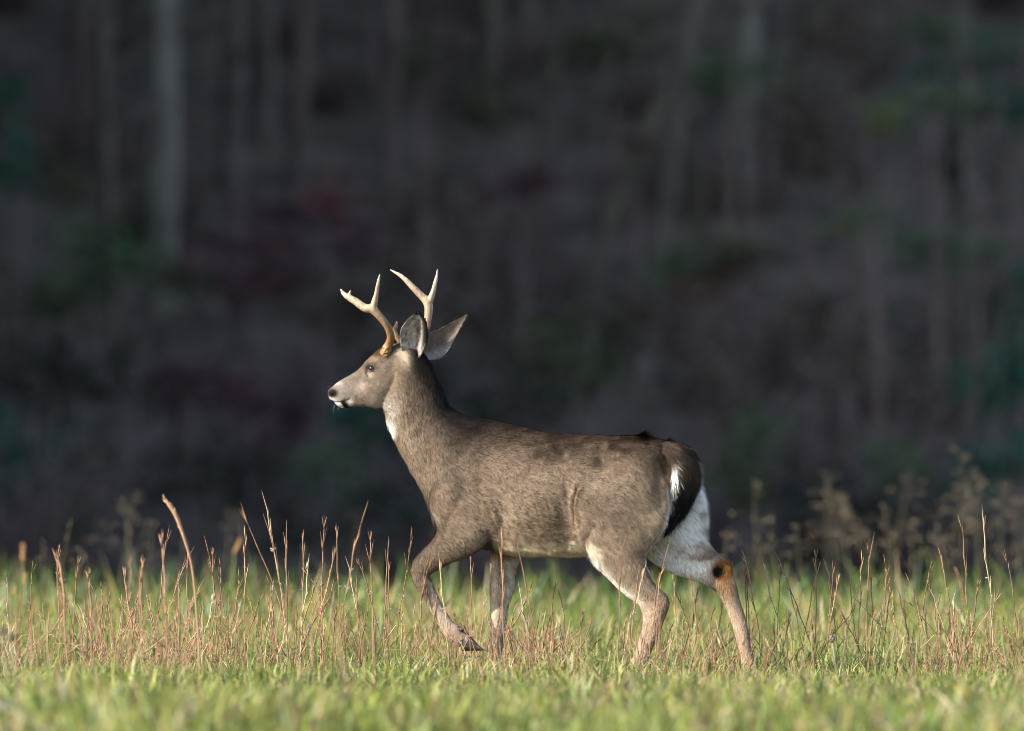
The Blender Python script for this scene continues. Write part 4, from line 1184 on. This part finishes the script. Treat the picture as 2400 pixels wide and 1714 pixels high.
def tree(x, y, r, H, tone, label, lean=(0., 0.), curve=0., crown=True, seed=0, group='trunks of the dark woods', limbs=5, name='forest_tree'):
    g = np.random.default_rng(seed + 900)
    gz = float(ground_z(x, y))
    o = link(name, None); o.location = (x, y, gz)
    ts = np.linspace(0, 1, 26)
    wob = np.cumsum(g.normal(0, .012, 26)) * H / 14
    P = np.stack([lean[0] * H * ts + curve * np.sin(ts * 5) + wob * .6, lean[1] * H * ts + wob[::-1] * .4, H * ts - .35], 1)
    rad = r * (np.interp(ts, [0, .04, .1, .5, .85, 1], [1.55, 1.2, 1.05, .82, .45, .12])) * (1 + g.normal(0, .04, 26))
    b = Bag(); V, Q, T = tube(P, rad, 12); b.add(V, Q, T)
    for k in range(limbs):
        i = int(g.integers(9, 24)); a = g.uniform(0, 2 * np.pi); L = H * g.uniform(.12, .24)
        d = np.array([math.cos(a), math.sin(a), g.uniform(.3, .9)])
        V, Q, T = tube(np.array([P[i], P[i] + d * L * .5 + [0, 0, .1], P[i] + d * L + [0, 0, L * .3]]), [rad[i] * .42, rad[i] * .28, .012], 6); b.add(V, Q, T)
    link('trunk', b.mesh('trunk', bark(tone)), o)
    if crown:
        cme = CROWNS[int(g.integers(0, 4))]
        co = link('crown', cme, o); sc = g.uniform(.85, 1.25)
        co.location = (P[-1][0], P[-1][1], H * .86); co.scale = (sc, sc, sc); co.rotation_euler = (0, 0, g.uniform(0, 6.28))
    tag(o, label, 'tree', group)
    return o

def trunk_at(px0, px1, row1, wpx, y, tone, label, curve=0., seed=0):
    """a trunk that shows at px0 in the top row and at px1 in photo row row1; width in photo pixels"""
    d = (DIST + y) / DIST
    zt = CAMH + HOR * S * d; z1 = CAMH + (HOR - row1) * S * d
    sl = (px0 - px1) * S * d / (zt - z1)
    x0 = (px1 - 1200) * S * d; gz = 0
    for _ in range(3):
        gz = float(ground_z(x0, y)); x0 = (px1 - 1200) * S * d - sl * (z1 - gz)
    return tree(x0, y, wpx * S * d / 2, random.uniform(13, 17), tone, label, lean=(sl, 0), curve=curve, seed=seed, limbs=4)

LT = 'slim shaded grey forest trunk on the wooded slope'
trunk_at(382, 384, 700, 76, 66, 'pale', 'thickest pale grey trunk on the dark wooded slope', seed=1)
trunk_at(545, 540, 360, 48, 72, 'grey', LT, seed=2)
trunk_at(618, 612, 420, 50, 74, 'grey', LT, seed=3)
trunk_at(715, 688, 450, 42, 70, 'violet', LT, seed=4)
trunk_at(192, 165, 280, 40, 73, 'violet', LT, seed=5)
trunk_at(240, 236, 550, 38, 76, 'grey', LT, seed=6)
trunk_at(920, 912, 450, 44, 69, 'violet', LT, seed=7)
trunk_at(1146, 1130, 350, 52, 75, 'grey', LT, seed=8)
trunk_at(1228, 1232, 300, 56, 79, 'grey', LT, seed=9)
trunk_at(1390, 1385, 300, 44, 84, 'grey', LT, seed=10)
trunk_at(1614, 1416, 470, 34, 62, 'brown', 'strongly leaning brown trunk crossing a straighter trunk on the slope', seed=11)
trunk_at(1588, 1508, 650, 40, 60, 'grey', 'slightly bent grey trunk beside the strongly leaning one', curve=.08, seed=12)
trunk_at(1749, 1735, 430, 68, 71, 'pale', 'pale bluish trunk partly hidden by a green branch', seed=13)
trunk_at(1900, 1700, 600, 34, 74, 'brown', LT, seed=14)
trunk_at(20, 30, 500, 50, 80, 'grey', LT, seed=15)
trunk_at(300, 310, 400, 30, 86, 'violet', LT, seed=16)
trunk_at(1960, 1990, 500, 40, 82, 'brown', LT, seed=17)
trunk_at(2120, 2110, 500, 44, 88, 'violet', LT, seed=18)
trunk_at(2330, 2300, 600, 46, 84, 'grey', LT, seed=19)
trunk_at(1030, 1040, 400, 34, 90, 'violet', LT, seed=20)
trunk_at(800, 806, 400, 32, 92, 'grey', LT, seed=21)
trunk_at(460, 462, 400, 30, 92, 'violet', LT, seed=22)
trunk_at(1300, 1310, 400, 30, 94, 'brown', LT, seed=23)
trunk_at(1480, 1470, 400, 30, 96, 'grey', LT, seed=24)
trunk_at(1850, 1860, 400, 32, 95, 'grey', LT, seed=25)
trunk_at(2230, 2240, 400, 32, 97, 'brown', LT, seed=26)
# woods going on to both sides and up the slope
for k in range(46):
    y = random.uniform(62, 112); s = random.choice((-1, 1)); x = s * random.uniform((DIST + y) * .052, (DIST + y) * .052 + 15)
    tree(x, y, random.uniform(.12, .22), random.uniform(13, 18), random.choice(('grey', 'violet', 'brown')), 'forest tree flanking the wooded slope', seed=100 + k, group='forest trees beside the slope')
for k in range(22):
    y = random.uniform(100, 125); x = random.uniform(-8, 8)
    tree(x, y, random.uniform(.10, .18), random.uniform(13, 18), random.choice(('grey', 'violet', 'brown')), 'distant thin tree high on the wooded slope', seed=200 + k, group='trees high on the slope')
# unseen tall trees added left of the field to keep the slope in shade
def shade_tree(seed):
    g = np.random.default_rng(seed)
    me, _ = leaf_cloud(seed, 5200, (4.0, 4.0, 10.5), .42, (.05, .065, .022), clumps=40)
    return me
SHADE = [shade_tree(700 + k) for k in range(3)]
trk = Bag(); V, Q, T = tube(np.array([[0, 0, -.5], [.1, 0, 7], [0, .1, 15], [0, 0, 22]]), [.4, .32, .2, .03], 10); trk.add(V, Q, T); TRUNK_S = trk.mesh('trunk', bark('brown'))
k = 0
for row, x0 in enumerate((-15, -21, -27, -33)):
    for y in np.arange(30, 118, 5.5):
        x = x0 + random.uniform(-1.2, 1.2); yy = y + row * 1.5 + random.uniform(-1, 1)
        if row > 1 and k % 2: k += 1; continue
        o = link('added_shade_tree', None); o.location = (x, yy, float(ground_z(x, yy)))
        link('trunk', TRUNK_S, o); c = link('crown', SHADE[k % 3], o); c.location = (0, 0, 12); c.rotation_euler = (0, 0, random.uniform(0, 6.28)); sc = random.uniform(.9, 1.15); c.scale = (sc, sc, sc)
        tag(o, 'tall unseen leafy tree added to shade the wooded slope', 'tree', 'unseen trees added to shade the slope'); k += 1

# thin saplings and leaning poles between the big trunks
def sapling_at(px, y, r, lean, tone, seed):
    d = (DIST + y) / DIST; x = (px - 1200) * S * d; g = np.random.default_rng(seed + 5000); H = g.uniform(5, 9)
    o = link('sapling', None); o.location = (x, y, float(ground_z(x, y)))
    ts = np.linspace(0, 1, 14); wob = np.cumsum(g.normal(0, .03, 14))
    P = np.stack([lean * H * ts + wob, wob[::-1] * .5, H * ts - .2], 1); b = Bag()
    V, Q, T = tube(P, np.interp(ts, [0, 1], [r, r * .3]), 8); b.add(V, Q, T)
    for k in range(12):
        i = int(g.integers(3, 13)); a = g.uniform(0, 6.28); L = g.uniform(.5, 1.6)
        e = P[i] + np.array([math.cos(a) * L, math.sin(a) * L, L * g.uniform(.1, .8)])
        V, Q, T = tube(np.array([P[i], (P[i] + e) / 2 + [0, 0, .08], e]), [r * .35, r * .25, .004], 5); b.add(V, Q, T)
    link('trunk', b.mesh('trunk', bark(tone)), o)
    tag(o, ('leaning' if abs(lean) > .12 else 'upright') + ' thin leafless ' + tone + ' barked sapling between the forest trunks', 'tree', 'thin saplings of the woods')
for k in range(32):
    sapling_at(random.uniform(-60, 2460), random.uniform(54, 92), random.uniform(.022, .075), random.choice((random.gauss(0, .05), random.gauss(0, .22))), random.choice(('grey', 'violet', 'brown', 'brown')), k)

# ---- understorey
def bare_mesh(seed, n=70):
    g = np.random.default_rng(seed); b = Bag()
    for k in range(n):
        a = g.uniform(0, 2 * np.pi); L = g.uniform(.6, 2.2); o = g.normal(0, .18, 2)
        d = np.array([math.cos(a) * g.uniform(.1, .7), math.sin(a) * g.uniform(.1, .7), 1.0])
        p0 = np.array([*o, -.1]); p1 = p0 + d * L * .5; p2 = p1 + (d + g.normal(0, .35, 3)) * L * .5
        V, Q, T = tube(np.array([p0, p1, p2]), [.016, .011, .004], 4); b.add(V, Q, T)
        for j in range(3):
            s = p1 + (p2 - p1) * g.random(); e = s + g.normal(0, .3, 3) + [0, 0, .25]
            V, Q, T = tube(np.array([s, (s + e) / 2, e]), [.007, .005, .002], 3); b.add(V, Q, T)
    return b.mesh('stems', M_twig)
BARE = [bare_mesh(800 + k) for k in range(4)]
TONES = {'green': (.098, .155, .062), 'teal': (.036, .115, .072), 'yellow': (.15, .17, .055), 'olive': (.080, .086, .036), 'red': (.17, .040, .038), 'wine': (.125, .052, .060), 'rust': (.15, .070, .040), 'brown': (.120, .088, .062), 'dark': (.050, .052, .036)}
SHRUBS = {}
def shrub(px, py, y, wpx, hpx, tone, dens=1.0):
    """leafy shrub or sapling spray whose foliage centre shows at px,py"""
    d = (DIST + y) / DIST; p = at(px, py, y)
    key = (tone, random.randrange(3))
    if key not in SHRUBS: SHRUBS[key] = leaf_cloud(1000 + len(SHRUBS), 620, (1, 1, 1), .085, TONES[tone], clumps=14)[0]
    gz = float(ground_z(p.x, y))
    o = link('shrub', None); o.location = (p.x, y, gz)
    f = link('foliage', SHRUBS[key], o); f.location = (0, 0, p.z - gz); f.rotation_euler = (0, 0, random.uniform(0, 6.28))
    w, h = wpx * S * d / 2 * 1.35, hpx * S * d / 2 * 1.25
    f.scale = (w, max(w, h) * .8, h)
    b = Bag(); zc = max(p.z - gz, .2)
    for k in range(3):
        e = np.array([random.uniform(-.5, .5) * w, random.uniform(-.3, .3) * w, zc + random.uniform(-.1, .5) * h])
        V, Q, T = tube(np.array([[random.uniform(-.1, .1), 0, -.15], [e[0] * .3, 0, e[2] * .5], e]), [.03, .02, .008], 5); b.add(V, Q, T)
    link('stem', b.mesh('stem', M_twig), o)
    words = {'green': 'green leafed', 'teal': 'dark bluish green', 'yellow': 'bright yellow green', 'olive': 'olive leafed', 'red': 'dull red leafed', 'wine': 'wine red', 'rust': 'rusty brown', 'brown': 'brown leafed', 'dark': 'very dark green'}[tone]
    wh = 'on the shaded slope'
    if abs(px - 384) < 170 and py < 760: wh = 'beside the thickest pale trunk'
    elif abs(px - 1500) < 150 and py < 700: wh = 'around the leaning and bent trunks'
    elif abs(px - 1745) < 130 and py < 500: wh = 'beside the pale bluish trunk'
    elif py > 1100: wh = 'at the foot of the wooded slope'
    elif py < 450: wh = 'high among the trunks'
    tag(o, words + (' low' if hpx < 95 else ' tall') + ' understorey shrub ' + wh, 'shrub', words + ' shrubs of the woods ' + wh)
SP = [(2190, 75, 58, 190, 70, 'green'), (2310, 120, 62, 160, 80, 'teal'), (2065, 285, 52, 120, 90, 'yellow'), (2190, 235, 55, 170, 70, 'green'), (2175, 175, 60, 120, 80, 'teal'), (2385, 250, 58, 130, 120, 'teal'), (2290, 255, 57, 90, 70, 'olive'),
      (1985, 535, 54, 90, 60, 'yellow'), (2045, 500, 55, 130, 60, 'green'), (2180, 580, 56, 200, 90, 'green'), (2260, 620, 60, 120, 60, 'teal'), (1770, 170, 58, 240, 80, 'green'), (1690, 200, 60, 120, 80, 'olive'), (1720, 590, 55, 220, 90, 'olive'), (1590, 640, 56, 160, 90, 'green'),
      (1640, 680, 54, 120, 50, 'rust'), (1700, 640, 55, 160, 50, 'rust'), (1500, 340, 62, 90, 40, 'rust'), (765, 470, 57, 110, 90, 'red'), (845, 560, 56, 130, 70, 'wine'), (700, 500, 58, 200, 80, 'wine'), (1220, 430, 60, 160, 120, 'wine'), (590, 930, 52, 220, 160, 'wine'), (635, 1060, 50, 90, 140, 'wine'),
      (430, 905, 53, 160, 110, 'wine'), (240, 610, 56, 260, 150, 'green'), (110, 720, 58, 200, 140, 'olive'), (170, 690, 54, 120, 90, 'olive'), (40, 380, 62, 120, 140, 'teal'), (20, 240, 64, 90, 120, 'teal'), (60, 1040, 52, 220, 180, 'teal'), (750, 1110, 50, 140, 140, 'green'), (840, 1000, 52, 200, 120, 'teal'),
      (1300, 880, 51, 260, 200, 'olive'), (1240, 960, 50, 180, 160, 'dark'), (1420, 860, 54, 180, 180, 'olive'), (1760, 1060, 50, 180, 160, 'green'), (1740, 1160, 48, 120, 110, 'olive'), (2100, 1090, 49, 170, 110, 'green'), (2370, 930, 52, 200, 260, 'teal'), (2390, 700, 57, 140, 160, 'teal'), (2330, 1080, 50, 240, 130, 'teal'),
      (190, 1235, 47, 160, 90, 'olive'), (150, 440, 60, 90, 120, 'olive'), (990, 165, 63, 80, 80, 'olive'), (1130, 280, 63, 120, 130, 'olive'), (1000, 100, 66, 180, 90, 'brown'), (560, 130, 64, 50, 60, 'olive'), (770, 720, 55, 220, 130, 'brown'), (1020, 480, 58, 220, 160, 'brown'), (1500, 760, 54, 240, 160, 'brown'),
      (1900, 800, 54, 260, 200, 'brown'), (2080, 760, 56, 220, 200, 'dark'), (1900, 320, 62, 260, 260, 'brown'), (2230, 380, 60, 220, 160, 'dark'), (300, 860, 54, 220, 200, 'dark'), (100, 900, 54, 220, 180, 'dark'), (1050, 900, 52, 240, 220, 'dark'), (500, 1140, 49, 320, 200, 'dark'), (950, 1180, 48, 300, 160, 'dark'), (1960, 1180, 48, 300, 160, 'dark'), (2200, 1220, 47, 260, 120, 'dark'),
      (200, 1150, 49, 300, 160, 'brown'), (2150, 940, 53, 260, 180, 'brown'), (1650, 900, 53, 240, 180, 'brown'), (620, 640, 56, 240, 150, 'wine'), (930, 700, 55, 260, 160, 'brown'), (420, 640, 58, 160, 140, 'olive'), (1400, 1180, 48, 320, 160, 'dark'), (800, 1230, 47, 300, 120, 'dark'), (1560, 430, 64, 200, 160, 'brown'), (2000, 120, 64, 260, 160, 'brown'), (1420, 100, 70, 240, 160, 'olive')]
for a in SP: shrub(*a)
for k in range(56):
    y = random.uniform(46, 84); x = random.uniform(-1, 1) * ((DIST + y) * .052 + 1)
    o = link('bare_shrub', BARE[k % 4]); o.location = (x, y, float(ground_z(x, y))); s = random.uniform(.5, .95); o.scale = (s * 1.3, s * 1.3, s * random.uniform(.7, 1.0)); o.rotation_euler = (0, 0, random.uniform(0, 6.28))
    lb = ('knee high' if s < .62 else 'waist high' if s < .8 else 'taller spreading') + ' leafless twiggy shrub ' + ('at the foot of the wooded slope' if y < 56 else 'half way up the wooded slope' if y < 70 else 'high among the forest trunks')
    tag(o, lb, 'shrub', lb + ' group')
